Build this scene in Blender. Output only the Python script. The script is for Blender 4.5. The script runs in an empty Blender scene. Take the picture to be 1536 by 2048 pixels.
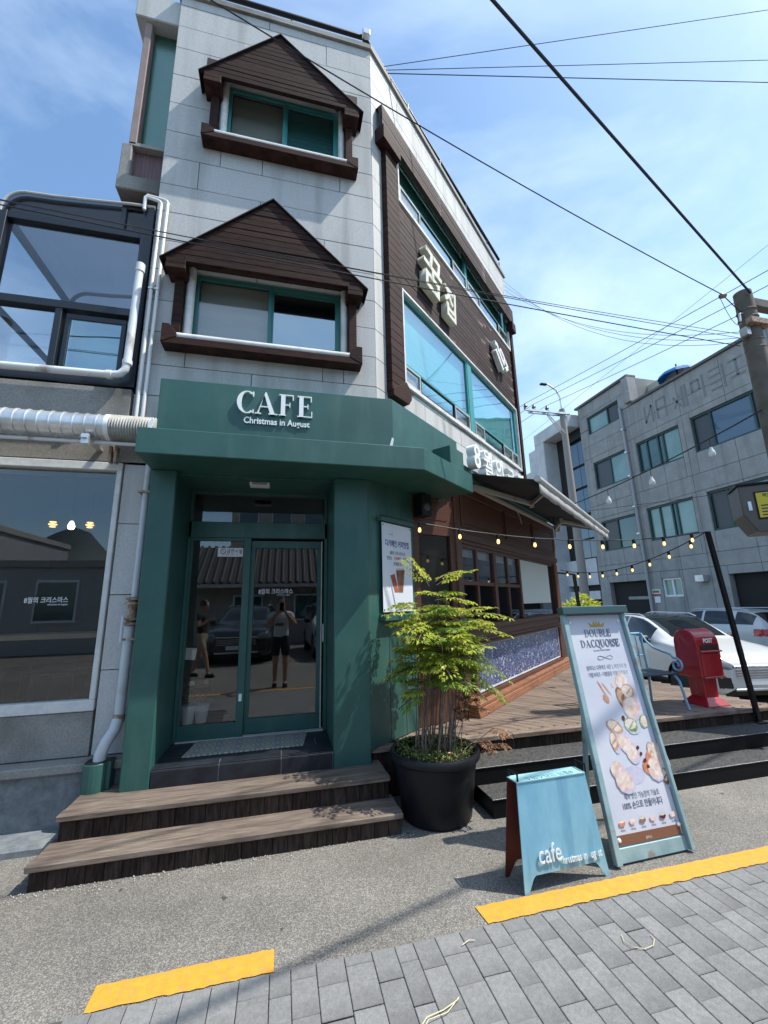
import bpy, bmesh, math, random
from mathutils import Vector, Matrix
R = math.radians
random.seed(7)
scene = bpy.context.scene
COL = scene.collection

# ------------------------------------------------------------ camera, sky, sun, exposure
CAM = Vector((0, 0, 1.5))
def cam_basis(yaw, pitch, roll):
    f = Vector((math.sin(yaw)*math.cos(pitch), math.cos(yaw)*math.cos(pitch), math.sin(pitch)))
    r = Vector((math.cos(yaw), -math.sin(yaw), 0)); u = r.cross(f)
    c, s = math.cos(roll), math.sin(roll)
    return c*r+s*u, -s*r+c*u, f
cr, cu, cf = cam_basis(R(13.7785), R(12.5037), R(-1.299))
cam = bpy.data.cameras.new('camera'); cam_o = bpy.data.objects.new('camera', cam); COL.objects.link(cam_o)
cam_o.matrix_world = Matrix(((cr.x, cu.x, -cf.x, CAM.x), (cr.y, cu.y, -cf.y, CAM.y), (cr.z, cu.z, -cf.z, CAM.z), (0, 0, 0, 1)))
cam.sensor_fit = 'VERTICAL'; cam.sensor_height = 36; cam.lens = 829.6/2048*36
cam.clip_start = 0.03; cam.clip_end = 3000
scene.camera = cam_o
SUN = Vector((.285, -.105, .50)).normalized()
world = bpy.data.worlds.new('World'); scene.world = world; world.use_nodes = True
wn = world.node_tree; wn.nodes.clear()
def wnode(t, **k):
    n = wn.nodes.new(t)
    for a, b in k.items(): setattr(n, a, b)
    return n
sky = wnode('ShaderNodeTexSky', sky_type='NISHITA', sun_disc=False, sun_elevation=math.asin(SUN.z),
            sun_rotation=math.atan2(SUN.x, SUN.y), altitude=50, air_density=1.0, dust_density=1.1, ozone_density=1.6)
wtc = wnode('ShaderNodeTexCoord')
wmap = wnode('ShaderNodeMapping'); wmap.inputs['Scale'].default_value = (.8, 1.4, 2.2); wmap.inputs['Rotation'].default_value = (R(20), R(25), R(35))
wno = wnode('ShaderNodeTexNoise'); wno.inputs['Scale'].default_value = 1.5; wno.inputs['Detail'].default_value = 9; wno.inputs['Roughness'].default_value = .56; wno.inputs['Distortion'].default_value = .5
wr = wnode('ShaderNodeValToRGB'); wr.color_ramp.elements[0].position = .40; wr.color_ramp.elements[1].position = .86
wr.color_ramp.elements[0].color = (0, 0, 0, 1); wr.color_ramp.elements[1].color = (.55, .55, .55, 1)
wmix = wnode('ShaderNodeMixRGB'); wmix.inputs['Color2'].default_value = (6.2, 7.2, 8.0, 1)
wbg = wnode('ShaderNodeBackground'); wbg.inputs['Strength'].default_value = .15
wout = wnode('ShaderNodeOutputWorld')
L = wn.links.new
L(wtc.outputs['Generated'], wmap.inputs['Vector']); L(wmap.outputs['Vector'], wno.inputs['Vector'])
L(wno.outputs['Fac'], wr.inputs['Fac']); L(wr.outputs['Color'], wmix.inputs['Fac'])
wtint = wnode('ShaderNodeMixRGB', blend_type='MULTIPLY'); wtint.inputs['Fac'].default_value = 1; wtint.inputs['Color2'].default_value = (.90, 1.05, 1.08, 1)
L(sky.outputs['Color'], wtint.inputs['Color1']); L(wtint.outputs['Color'], wmix.inputs['Color1']); L(wmix.outputs['Color'], wbg.inputs['Color']); L(wbg.outputs['Background'], wout.inputs['Surface'])
sun = bpy.data.lights.new('sun', 'SUN'); sun.energy = 3.6; sun.angle = R(.55); sun.color = (1, .945, .85)
sun_o = bpy.data.objects.new('sun', sun); COL.objects.link(sun_o)
sun_o.rotation_euler = (-SUN).to_track_quat('-Z', 'Y').to_euler(); sun_o.location = SUN*40
scene.view_settings.view_transform = 'Standard'; scene.view_settings.look = 'None'
scene.view_settings.exposure = 0.78; scene.view_settings.gamma = 1
scene.render.engine = 'CYCLES'
scene.cycles.max_bounces = 8; scene.cycles.transparent_max_bounces = 16; scene.cycles.use_denoising = True
scene.cycles.caustics_reflective = False; scene.cycles.caustics_refractive = False

# ------------------------------------------------------------ frames
TH = R(49.5445)
P0 = Vector((.88, 3.8, 0)); SD = Vector((math.sin(TH), math.cos(TH), 0)); SN = Vector((math.cos(TH), -math.sin(TH), 0))
I4 = Matrix.Identity(4)
def frame(o, x, y=None):
    x = Vector((x[0], x[1], 0)).normalized(); z = Vector((0, 0, 1)); y = z.cross(x)
    return Matrix(((x.x, y.x, 0, o[0]), (x.y, y.y, 0, o[1]), (0, 0, 1, o[2] if len(o) > 2 else 0), (0, 0, 0, 1)))
MS = frame(P0, SD)                      # side wall: x along, y inward, z up (outward offset = -y)
def sp(s, off, z): return P0 + SD*s + SN*off + Vector((0, 0, z))
def rotz(o, a): return Matrix.Translation(Vector(o)) @ Matrix.Rotation(a, 4, 'Z')

# ------------------------------------------------------------ mesh builder
class MB:
    def __init__(s, M=None): s.v = []; s.f = []; s.M = M or I4; s.mi = []
    def add(s, vs, fs, M=None):
        n = len(s.v); T = s.M @ M if M is not None else s.M
        s.v += [T @ Vector(p) for p in vs]; s.f += [tuple(i+n for i in q) for q in fs]; return s
    def box(s, x0, x1, y0, y1, z0, z1, M=None):
        return s.add([(x0,y0,z0),(x1,y0,z0),(x1,y1,z0),(x0,y1,z0),(x0,y0,z1),(x1,y0,z1),(x1,y1,z1),(x0,y1,z1)],
                     [(0,3,2,1),(4,5,6,7),(0,1,5,4),(1,2,6,5),(2,3,7,6),(3,0,4,7)], M)
    def prism(s, pts, z0, z1, M=None):          # polygon in xy, extruded z (pts counter-clockwise)
        n = len(pts)
        return s.add([(p[0],p[1],z0) for p in pts]+[(p[0],p[1],z1) for p in pts],
                     [tuple(reversed(range(n))), tuple(range(n, 2*n))]+[(i,(i+1)%n,n+(i+1)%n,n+i) for i in range(n)], M)
    def prismy(s, pts, y0, y1, M=None):         # polygon in xz (counter-clockwise seen from -y), extruded in y
        n = len(pts)
        return s.add([(p[0],y0,p[1]) for p in pts]+[(p[0],y1,p[1]) for p in pts],
                     [tuple(range(n)), tuple(reversed(range(n, 2*n)))]+[(i,n+i,n+(i+1)%n,(i+1)%n) for i in range(n)], M)
    def tube(s, pts, r, n=8, cap=True, M=None):
        pts = [Vector(p) for p in pts]; m = len(pts); rs = r if isinstance(r, (list, tuple)) else [r]*m
        vs = []; up = None
        for i, p in enumerate(pts):
            t = (pts[min(i+1,m-1)]-pts[max(i-1,0)]).normalized()
            if up is None:
                a = Vector((0,0,1)) if abs(t.z) < .9 else Vector((1,0,0)); up = t.cross(a).normalized()
            up = (up - t*up.dot(t)).normalized(); b = t.cross(up)
            for k in range(n):
                a = 2*math.pi*k/n; vs.append(p+(up*math.cos(a)+b*math.sin(a))*rs[i])
        fs = [(i*n+k, i*n+(k+1)%n, (i+1)*n+(k+1)%n, (i+1)*n+k) for i in range(m-1) for k in range(n)]
        if cap: fs += [tuple(reversed(range(n))), tuple(range((m-1)*n, m*n))]
        return s.add(vs, fs, M)
    def lathe(s, prof, n=24, M=None, cap=True):
        vs = [(r*math.cos(2*math.pi*k/n), r*math.sin(2*math.pi*k/n), z) for r, z in prof for k in range(n)]
        fs = [(i*n+k, i*n+(k+1)%n, (i+1)*n+(k+1)%n, (i+1)*n+k) for i in range(len(prof)-1) for k in range(n)]
        if cap: fs += [tuple(reversed(range(n))), tuple(range((len(prof)-1)*n, len(prof)*n))]
        return s.add(vs, fs, M)
    def beam(s, a, b, w, h, up=(0,0,1)):        # rectangular bar from a to b
        a = Vector(a); b = Vector(b); t = (b-a).normalized(); u = Vector(up)
        if abs(t.dot(u)) > .98: u = Vector((1,0,0))
        x = t.cross(u).normalized(); y = x.cross(t); vs = []
        for p in (a, b):
            for i, j in ((-1,-1),(1,-1),(1,1),(-1,1)): vs.append(p+x*(w/2*i)+y*(h/2*j))
        return s.add(vs, [(0,1,2,3),(7,6,5,4),(0,4,5,1),(1,5,6,2),(2,6,7,3),(3,7,4,0)])
    def sheet(s, rows, M=None):                 # grid of points
        n = len(rows[0]); vs = [p for r in rows for p in r]
        return s.add(vs, [(i*n+k, i*n+k+1, (i+1)*n+k+1, (i+1)*n+k) for i in range(len(rows)-1) for k in range(n-1)], M)
    def mesh(s, name, mat, smooth=False, recalc=True):
        me = bpy.data.meshes.new(name); me.from_pydata([tuple(v) for v in s.v], [], s.f)
        if recalc:
            bm = bmesh.new(); bm.from_mesh(me); bmesh.ops.recalc_face_normals(bm, faces=bm.faces); bm.to_mesh(me); bm.free()
        if mat: me.materials.append(mat)
        if smooth:
            for p in me.polygons: p.use_smooth = True
            try: me.set_sharp_from_angle(angle=R(40))
            except Exception: pass
        return me
W = {}
def tag(o, label=None, cat=None, group=None, kind=None):
    if label: o['label'] = label
    if cat: o['category'] = cat
    if group: o['group'] = group
    if kind: o['kind'] = kind
    return o
def thing(name, label, cat, loc=(0,0,0), rz=0, group=None):
    o = bpy.data.objects.new(name, None); COL.objects.link(o); o.empty_display_size = .1
    o.location = loc; o.rotation_euler = (0, 0, rz); W[o.name] = rotz(loc, rz)
    return tag(o, label, cat, group)
def put(name, me, parent=None, loc=None, rot=None, world=True, bevel=0):
    o = bpy.data.objects.new(name, me); COL.objects.link(o)
    if parent is not None:
        o.parent = parent
        if world and parent.name in W: o.matrix_parent_inverse = W[parent.name].inverted()
    if loc is not None: o.location = loc
    if rot is not None: o.rotation_euler = rot
    if bevel:
        m = o.modifiers.new('bevel', 'BEVEL'); m.width = bevel; m.segments = 1; m.limit_method = 'ANGLE'; m.angle_limit = R(50)
    return o
def part(name, mb, mat, parent=None, smooth=False, world=True, bevel=0, label=None, recalc=True):
    o = put(name, mb.mesh(name, mat, smooth, recalc), parent, world=world, bevel=bevel)
    if label: o['label'] = label
    return o
def copy_tree(o, parent=None):
    c = o.copy(); COL.objects.link(c)
    if parent is not None: c.parent = parent
    for ch in list(o.children): copy_tree(ch, c)
    return c
def text(body, size, depth, M, offset=0, sx=1, align='CENTER', space=1.0):
    cu_ = bpy.data.curves.new('lettering', 'FONT'); cu_.body = body; cu_.size = size; cu_.align_x = align
    cu_.extrude = depth/2; cu_.offset = offset; cu_.resolution_u = 3; cu_.space_character = space
    ob = bpy.data.objects.new('lettering', cu_); COL.objects.link(ob)
    me = bpy.data.meshes.new_from_object(ob)
    bpy.data.objects.remove(ob); bpy.data.curves.remove(cu_)
    # text lies in xy with +z to the reader -> x, z up, reader at -y
    T = M @ Matrix(((sx,0,0,0),(0,0,-1,-depth/2),(0,1,0,0),(0,0,0,1)))
    me.transform(T); me.materials.clear(); return me
def letters(name, body, size, depth, M, mat, parent, **k):
    me = text(body, size, depth, M, **k); me.materials.append(mat)
    return put(name, me, parent)

# ------------------------------------------------------------ materials
def newmat(name):
    m = bpy.data.materials.new(name); m.use_nodes = True; nt = m.node_tree
    return m, nt, nt.nodes['Principled BSDF']
def mat(name, col, rough=.6, metal=0, col2=None, n=None, stretch=(1,1,1), var=0, bump=None, spec=.5, alpha=None, coat=0,
        ramp=(.35,.65), dirt=None, emis=None, hue=0, trans=0, sub=None):
    m, nt, b = newmat(name); N = nt.nodes; K = nt.links.new
    b.inputs['Base Color'].default_value = (*col, 1); b.inputs['Roughness'].default_value = rough
    b.inputs['Metallic'].default_value = metal; b.inputs['Specular IOR Level'].default_value = spec
    if coat: b.inputs['Coat Weight'].default_value = coat; b.inputs['Coat Roughness'].default_value = .04
    if emis: b.inputs['Emission Color'].default_value = (*emis[0], 1); b.inputs['Emission Strength'].default_value = emis[1]
    tc = N.new('ShaderNodeTexCoord'); mp = N.new('ShaderNodeMapping'); mp.inputs['Scale'].default_value = stretch
    K(tc.outputs['Object'], mp.inputs['Vector']); out = None
    if var or hue:
        oi = N.new('ShaderNodeObjectInfo')
        ad = N.new('ShaderNodeVectorMath'); ad.operation = 'ADD'; cx = N.new('ShaderNodeCombineXYZ')
        mu = N.new('ShaderNodeMath'); mu.operation = 'MULTIPLY'; mu.inputs[1].default_value = 57
        K(oi.outputs['Random'], mu.inputs[0]); K(mu.outputs[0], cx.inputs[0]); K(mu.outputs[0], cx.inputs[1])
        K(tc.outputs['Object'], ad.inputs[0]); K(cx.outputs[0], ad.inputs[1]); K(ad.outputs[0], mp.inputs['Vector'])
    if n and col2:
        no = N.new('ShaderNodeTexNoise'); no.inputs['Scale'].default_value = n[0]; no.inputs['Detail'].default_value = n[1] if len(n) > 1 else 4
        no.inputs['Roughness'].default_value = n[2] if len(n) > 2 else .6
        rp = N.new('ShaderNodeValToRGB'); rp.color_ramp.elements[0].position = ramp[0]; rp.color_ramp.elements[1].position = ramp[1]
        rp.color_ramp.elements[0].color = (*col, 1); rp.color_ramp.elements[1].color = (*col2, 1)
        K(mp.outputs['Vector'], no.inputs['Vector']); K(no.outputs['Fac'], rp.inputs['Fac']); out = rp.outputs['Color']
    else:
        rgb = N.new('ShaderNodeRGB'); rgb.outputs[0].default_value = (*col, 1); out = rgb.outputs[0]
    if dirt:        # (colour, scale, stretch, amount, lo, hi) : stains with a shape of their own
        m2 = N.new('ShaderNodeMapping'); m2.inputs['Scale'].default_value = dirt[2]; K(tc.outputs['Object'], m2.inputs['Vector'])
        n2 = N.new('ShaderNodeTexNoise'); n2.inputs['Scale'].default_value = dirt[1]; n2.inputs['Detail'].default_value = 5; K(m2.outputs['Vector'], n2.inputs['Vector'])
        r2 = N.new('ShaderNodeMapRange'); r2.inputs['From Min'].default_value = dirt[4]; r2.inputs['From Max'].default_value = dirt[5]; r2.inputs['To Max'].default_value = dirt[3]
        K(n2.outputs['Fac'], r2.inputs['Value']); mx = N.new('ShaderNodeMixRGB'); mx.inputs['Color2'].default_value = (*dirt[0], 1)
        K(r2.outputs['Result'], mx.inputs['Fac']); K(out, mx.inputs['Color1']); out = mx.outputs['Color']
    if var:
        hs = N.new('ShaderNodeHueSaturation'); mr = N.new('ShaderNodeMapRange'); mr.inputs['To Min'].default_value = 1-var; mr.inputs['To Max'].default_value = 1+var
        K(oi.outputs['Random'], mr.inputs['Value']); K(mr.outputs['Result'], hs.inputs['Value']); K(out, hs.inputs['Color']); out = hs.outputs['Color']
    K(out, b.inputs['Base Color'])
    if bump:
        nb = N.new('ShaderNodeTexNoise'); nb.inputs['Scale'].default_value = bump[0]; nb.inputs['Detail'].default_value = 4; K(mp.outputs['Vector'], nb.inputs['Vector'])
        bp = N.new('ShaderNodeBump'); bp.inputs['Strength'].default_value = bump[1]; bp.inputs['Distance'].default_value = bump[2] if len(bump) > 2 else .004
        K(nb.outputs['Fac'], bp.inputs['Height']); K(bp.outputs['Normal'], b.inputs['Normal'])
    if trans:
        tr = N.new('ShaderNodeBsdfTranslucent'); K(out, tr.inputs['Color']); ms = N.new('ShaderNodeMixShader'); ms.inputs['Fac'].default_value = trans
        K(b.outputs[0], ms.inputs[1]); K(tr.outputs[0], ms.inputs[2]); K(ms.outputs[0], N['Material Output'].inputs['Surface'])
    return m
def glass(name, tint=(.8,.85,.85), refl=.12, rough=.0, ior=1.5, wav=0):
    m, nt, b = newmat(name); N = nt.nodes; K = nt.links.new; N.remove(b)
    tr = N.new('ShaderNodeBsdfTransparent'); tr.inputs['Color'].default_value = (*[c**.5 for c in tint], 1)   # a pane has two faces
    gl = N.new('ShaderNodeBsdfGlossy'); gl.inputs['Roughness'].default_value = rough; gl.inputs['Color'].default_value = (.95,.97,1,1)
    lw = N.new('ShaderNodeLayerWeight'); lw.inputs['Blend'].default_value = .5
    fr = N.new('ShaderNodeMath'); fr.operation = 'POWER'; fr.inputs[1].default_value = 4.5; K(lw.outputs['Facing'], fr.inputs[0])   # Schlick, the same on both faces of a pane
    ad = N.new('ShaderNodeMath'); ad.operation = 'ADD'; ad.use_clamp = True; ad.inputs[1].default_value = refl+.03
    ms = N.new('ShaderNodeMixShader'); K(fr.outputs[0], ad.inputs[0]); K(ad.outputs[0], ms.inputs['Fac']); K(tr.outputs[0], ms.inputs[1]); K(gl.outputs[0], ms.inputs[2])
    if wav:
        tc = N.new('ShaderNodeTexCoord'); no = N.new('ShaderNodeTexNoise'); no.inputs['Scale'].default_value = 1.6; no.inputs['Detail'].default_value = 1
        bp = N.new('ShaderNodeBump'); bp.inputs['Strength'].default_value = wav; bp.inputs['Distance'].default_value = .02
        K(tc.outputs['Object'], no.inputs['Vector']); K(no.outputs['Fac'], bp.inputs['Height']); K(bp.outputs['Normal'], gl.inputs['Normal'])
    K(ms.outputs[0], N['Material Output'].inputs['Surface']); return m
G = {}
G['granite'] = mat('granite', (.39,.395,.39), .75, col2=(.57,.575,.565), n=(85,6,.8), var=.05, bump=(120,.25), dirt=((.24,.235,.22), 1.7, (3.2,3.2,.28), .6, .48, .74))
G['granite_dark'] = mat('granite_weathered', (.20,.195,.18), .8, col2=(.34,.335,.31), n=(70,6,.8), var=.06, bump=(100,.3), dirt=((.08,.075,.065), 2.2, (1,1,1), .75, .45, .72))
G['plinth'] = mat('plinth_slate', (.10,.115,.125), .65, col2=(.21,.23,.245), n=(9,8,.75), var=.06, bump=(60,.3), dirt=((.30,.31,.30), 3, (2,2,.4), .5, .58, .75))
G['core'] = mat('joint_mortar', (.22,.22,.21), .9)
G['green'] = mat('green_painted_metal', (.020,.080,.069), .45, col2=(.031,.108,.094), n=(2.2,7,.7), bump=(45,.06,.002), dirt=((.085,.15,.135), 2.4, (3,3,.5), .5, .52, .8))
G['green_frame'] = mat('green_window_frame', (.03,.16,.15), .4)
G['teal'] = mat('teal_aluminium', (.05,.27,.27), .4)
G['wood_dark'] = mat('dark_stained_timber', (.008,.0035,.0028), .75, spec=.2, col2=(.050,.021,.016), n=(4,6,.75), stretch=(2,2,26), var=.35, bump=(9,.35,.004))
G['wood_side'] = mat('weathered_dark_cladding', (.011,.005,.0045), .75, spec=.25, col2=(.062,.034,.029), n=(4,6,.7), stretch=(2,2,24), var=.35, bump=(9,.35,.004), dirt=((.27,.22,.21), 1.6, (1.2,1.2,7), .75, .55, .72))
G['wood_brown'] = mat('brown_painted_joinery', (.075,.028,.016), .45, col2=(.11,.043,.025), n=(3,5), stretch=(2,2,10), bump=(10,.15,.003))
G['wood_skirt'] = mat('orange_brown_skirting', (.24,.10,.052), .55, col2=(.33,.155,.085), n=(4,5), stretch=(2,2,14), var=.1, bump=(9,.2,.003))
G['deck'] = mat('weathered_deck_board', (.10,.068,.050), .75, col2=(.25,.19,.15), n=(3,7,.7), stretch=(1.5,16,10), var=.2, bump=(6,.4,.004), dirt=((.05,.04,.035), 2.5, (2,6,1), .7, .56, .72))
G['step'] = mat('grey_brown_step_board', (.075,.055,.043), .75, col2=(.215,.172,.138), n=(3,7,.72), stretch=(1.3,16,10), var=.14, bump=(6,.45,.004), dirt=((.07,.05,.04), 2, (1.2,5,1), .8, .52, .7))
G['riser'] = mat('dark_riser_board', (.020,.013,.010), .85, spec=.2, col2=(.062,.044,.035), n=(5,5), stretch=(9,9,1.5), var=.3, bump=(9,.3,.003))
G['white_stone'] = mat('white_stone_trim', (.55,.56,.55), .6, col2=(.72,.72,.70), n=(12,6,.7), bump=(70,.2), dirt=((.22,.22,.2), 3, (1,1,1), .5, .55, .75))
G['pvc'] = mat('white_pvc_pipe', (.70,.72,.72), .4, dirt=((.25,.17,.11), 5, (1,1,.6), .8, .6, .72))
G['pvc_blue'] = mat('pale_blue_grey_pipe', (.54,.57,.60), .45, dirt=((.42,.38,.33), 6, (1,1,1), .7, .58, .72))
G['galv'] = mat('galvanised_duct', (.55,.57,.58), .38, metal=.75, col2=(.75,.77,.78), n=(6,5), dirt=((.35,.33,.3), 4, (1,1,1), .5, .6, .75))
G['flex'] = mat('ribbed_hose', (.34,.34,.32), .6, col2=(.46,.46,.43), n=(9,3))
G['black_metal'] = mat('black_metal', (.008,.009,.011), .45, spec=.25)
G['navy_frame'] = mat('dark_navy_frame', (.012,.016,.024), .35)
G['white'] = mat('white_paint', (.78,.80,.82), .45)
G['white_letter'] = mat('white_channel_letter', (.82,.85,.85), .4)
G['cream'] = mat('cream_letter_paint', (.66,.64,.52), .5, col2=(.58,.57,.48), n=(6,4), dirt=((.32,.30,.24), 4, (1,1,1), .4, .6, .75))
G['rust'] = mat('rusted_steel', (.22,.10,.05), .8, col2=(.42,.36,.30), n=(30,6))
G['blind'] = mat('pale_blind', (.62,.66,.64), .8, col2=(.55,.6,.58), n=(2,2), stretch=(1,1,14))
G['blind_dark'] = mat('grey_blind', (.55,.57,.55), .8, col2=(.64,.66,.64), n=(1.5,2), stretch=(1,1,6))
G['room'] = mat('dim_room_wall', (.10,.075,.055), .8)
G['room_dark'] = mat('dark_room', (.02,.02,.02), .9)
G['soffit'] = mat('dark_soffit', (.03,.012,.008), .7)
G['glass_door'] = glass('door_glass', (.60,.62,.60), .045, wav=.015)
G['glass_shop'] = glass('shop_window_glass', (.72,.75,.75), .035, wav=.02)
G['glass_cyan'] = glass('cyan_tinted_glass', (.48,.88,.89), .13, wav=.12)
G['glass_blue'] = glass('blue_green_glass', (.42,.74,.76), .24, wav=.06)
G['glass_screen'] = glass('screened_pane', (.66,.69,.67), .06, rough=.06)
G['glass_sun'] = glass('sunroom_glass', (.78,.82,.84), .03, wav=.03)
G['glass_roof'] = glass('smoked_roof_sheet', (.13,.105,.095), .02, rough=.1)
G['concrete'] = mat('grey_concrete', (.28,.278,.272), .85, col2=(.36,.357,.35), n=(2.2,7,.7), bump=(30,.2), dirt=((.19,.19,.188), 1.3, (1,2.4,.16), .55, .5, .72))
G['concrete_joint'] = mat('concrete_joint', (.14,.143,.15), .9)
G['white_wall'] = mat('white_render', (.50,.51,.52), .8, col2=(.60,.61,.62), n=(1.5,5), dirt=((.36,.37,.38), 1.0, (1,1,.3), .4, .55, .75))
G['glass_far'] = mat('far_window_glass', (.03,.09,.10), .04, spec=.9, col2=(.05,.13,.14), n=(.6,2))
G['glass_far2'] = mat('far_grey_screen', (.055,.06,.068), .35)
G['glass_sky'] = mat('far_blue_glass', (.05,.10,.16), .03, spec=1.0)
G['frame_far'] = mat('far_green_frame', (.012,.05,.05), .4)
G['aw_fabric'] = mat('charcoal_awning_fabric', (.030,.032,.038), .85, col2=(.042,.045,.052), n=(2,4))
G['aw_val'] = mat('grey_valance_fabric', (.42,.42,.41), .85, col2=(.27,.27,.27), n=(40,5,.8))
G['aw_metal'] = mat('pale_grey_aluminium', (.50,.50,.48), .4, dirt=((.2,.19,.17), 5, (1,1,1), .5, .6, .75))
G['tread'] = mat('chequer_plate_step', (.030,.031,.034), .6, spec=.3, col2=(.10,.098,.095), n=(55,3), bump=(90,.9,.004))
G['dark_tile'] = mat('black_slate_tile', (.011,.013,.018), .4, spec=.3, col2=(.022,.025,.032), n=(9,5), var=.1, bump=(50,.15,.002))
G['grout'] = mat('white_grout', (.55,.55,.53), .85)
# ------------------------------------------------------------ ground
def speckled(name, c1, c2, c3, sc, bump=.6, blot=(.8,1.15)):
    m, nt, b = newmat(name); N = nt.nodes; K = nt.links.new
    tc = N.new('ShaderNodeTexCoord'); v = N.new('ShaderNodeTexVoronoi'); v.inputs['Scale'].default_value = sc; K(tc.outputs['Object'], v.inputs['Vector'])
    sx = N.new('ShaderNodeSeparateColor'); K(v.outputs['Color'], sx.inputs[0])
    rp = N.new('ShaderNodeValToRGB'); e = rp.color_ramp.elements; e[0].position = .0; e[0].color = (*c1,1); e[1].position = 1; e[1].color = (*c3,1)
    x = e.new(.55); x.color = (*c2,1); K(sx.outputs[0], rp.inputs['Fac'])
    nb = N.new('ShaderNodeTexNoise'); nb.inputs['Scale'].default_value = 1.7; nb.inputs['Detail'].default_value = 6; K(tc.outputs['Object'], nb.inputs['Vector'])
    mr = N.new('ShaderNodeMapRange'); mr.inputs['From Min'].default_value = .3; mr.inputs['From Max'].default_value = .7; mr.inputs['To Min'].default_value = blot[0]; mr.inputs['To Max'].default_value = blot[1]
    nb2 = N.new('ShaderNodeTexNoise'); nb2.inputs['Scale'].default_value = .55; nb2.inputs['Detail'].default_value = 8; nb2.inputs['Roughness'].default_value = .62; K(tc.outputs['Object'], nb2.inputs['Vector'])
    av = N.new('ShaderNodeMath'); av.operation = 'ADD'; K(nb.outputs['Fac'], av.inputs[0]); K(nb2.outputs['Fac'], av.inputs[1]); hf = N.new('ShaderNodeMath'); hf.operation = 'MULTIPLY'; hf.inputs[1].default_value = .5; K(av.outputs[0], hf.inputs[0])
    K(hf.outputs[0], mr.inputs['Value']); hs = N.new('ShaderNodeHueSaturation'); K(mr.outputs['Result'], hs.inputs['Value']); K(rp.outputs['Color'], hs.inputs['Color'])
    sp_ = N.new('ShaderNodeTexNoise'); sp_.inputs['Scale'].default_value = 9; sp_.inputs['Detail'].default_value = 2; K(tc.outputs['Object'], sp_.inputs['Vector'])
    r2 = N.new('ShaderNodeMapRange'); r2.inputs['From Min'].default_value = .70; r2.inputs['From Max'].default_value = .73; r2.inputs['To Max'].default_value = .8; K(sp_.outputs['Fac'], r2.inputs['Value'])
    mx = N.new('ShaderNodeMixRGB'); mx.inputs['Color2'].default_value = (.03,.03,.032,1); K(r2.outputs['Result'], mx.inputs['Fac']); K(hs.outputs['Color'], mx.inputs['Color1'])
    K(mx.outputs['Color'], b.inputs['Base Color']); b.inputs['Roughness'].default_value = .85
    bp = N.new('ShaderNodeBump'); bp.inputs['Strength'].default_value = bump; bp.inputs['Distance'].default_value = .004; K(sx.outputs[1], bp.inputs['Height']); K(bp.outputs['Normal'], b.inputs['Normal'])
    return m
G['asphalt'] = speckled('worn_asphalt', (.092,.086,.077), (.155,.146,.131), (.30,.284,.256), 230, .5, (.62,1.34))
G['paver'] = mat('grey_paver', (.150,.151,.150), .85, col2=(.222,.222,.220), n=(60,5,.8), var=.11, bump=(120,.7,.003), dirt=((.085,.085,.083), 2.2, (1,1,1), .65, .5, .7))
G['paver_bed'] = mat('dark_joint_sand', (.075,.075,.072), .95)
def ground_z(x, y):
    f = lambda t: (lambda q: q*q*(3-2*q))(min(1, max(0, t)))
    return -.425*f((y-3.8)/2.0)*f((x-4.6)/2.6)
gx = [-900,-200,-60,-20,-10]+[-8+.5*i for i in range(72)]+[30,45,80,250,900]
gy = [-900,-200,-60,-20,-10]+[-8+.5*i for i in range(60)]+[24,30,45,90,300,900]
g = MB().sheet([[(x, y, ground_z(x, y)) for x in gx] for y in gy])
ground = part('ground', g, G['asphalt']); ground['kind'] = 'structure'
bed = part('road', MB().sheet([[(-30,-.3,.003),(40,-.3,.003)],[(-30,2.165,.003),(40,2.165,.003)]]), G['paver_bed']); bed['kind'] = 'structure'
# far half of the road: paver surface too far from the camera to tell the pieces apart
part('paved_lane', MB().sheet([[(-30,-.29,.009),(40,-.29,.009)],[(-30,1.15,.009),(40,1.15,.009)]]), G['paver'], bed)
rp_ = random.Random(3); pv_mesh = {}
cx_ = -.75; ncol = 0; x = cx_
while x < 3.7:
    w = rp_.choice((.085,.095,.105,.12)); y = 1.155 - rp_.random()*.02; first = True
    while y < 2.155:
        l = rp_.choice((.155,.165,.2)) * (rp_.uniform(.4,1) if first else 1); first = False
        l = min(l, 2.16-y)
        if 2.16-(y+l) < .05: l = 2.16-y
        vis = True
        if vis:
            key = (round(w,3), round(l,2))
            if key not in pv_mesh: pv_mesh[key] = MB().box(-w/2+.0013, w/2-.0013, -key[1]/2+.0013, key[1]/2-.0013, 0, .0075).mesh('paver', G['paver'])
            put('paver', pv_mesh[key], bed, loc=(x+w/2, y+l/2, .0035+rp_.uniform(0,.002)), rot=(rp_.uniform(-.006,.006), rp_.uniform(-.006,.006), rp_.uniform(-.004,.004)), bevel=.0025); ncol += 1
        y += l
    x += w
# yellow lines (two dashes near the kerb, one line over the road)
def yellow_mat():
    m = mat('yellow_road_paint', (.64,.315,.03), .7, col2=(.54,.265,.03), n=(25,5), bump=(150,.5,.002), dirt=((.26,.22,.15), 40, (1.5,.7,1), .55, .55, .70)); return m
G['yellow'] = yellow_mat()
def stripe(x0, x1, y0, y1, label, skew0=0, skew1=0, z=.0045):
    n = max(12, int((x1-x0)*40)); a = []; b = []
    for i in range(n+1):
        t = i/n; xx = x0+(x1-x0)*t
        a.append((xx+skew0*(1-t), y0+rp_.uniform(-.005,.005), z)); b.append((xx+skew1*(1-t), y1+rp_.uniform(-.003,.003), z))
    o = part('yellow_line', MB().sheet([a, b]), G['yellow']); tag(o, label, 'road marking', 'yellow road dashes')
stripe(-.69, .012, 2.175, 2.298, 'short yellow road dash below the wooden steps')
stripe(1.0, 3.4, 2.18, 2.298, 'long yellow road dash beside the two blue pavement signs', 0, -.012)
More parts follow.
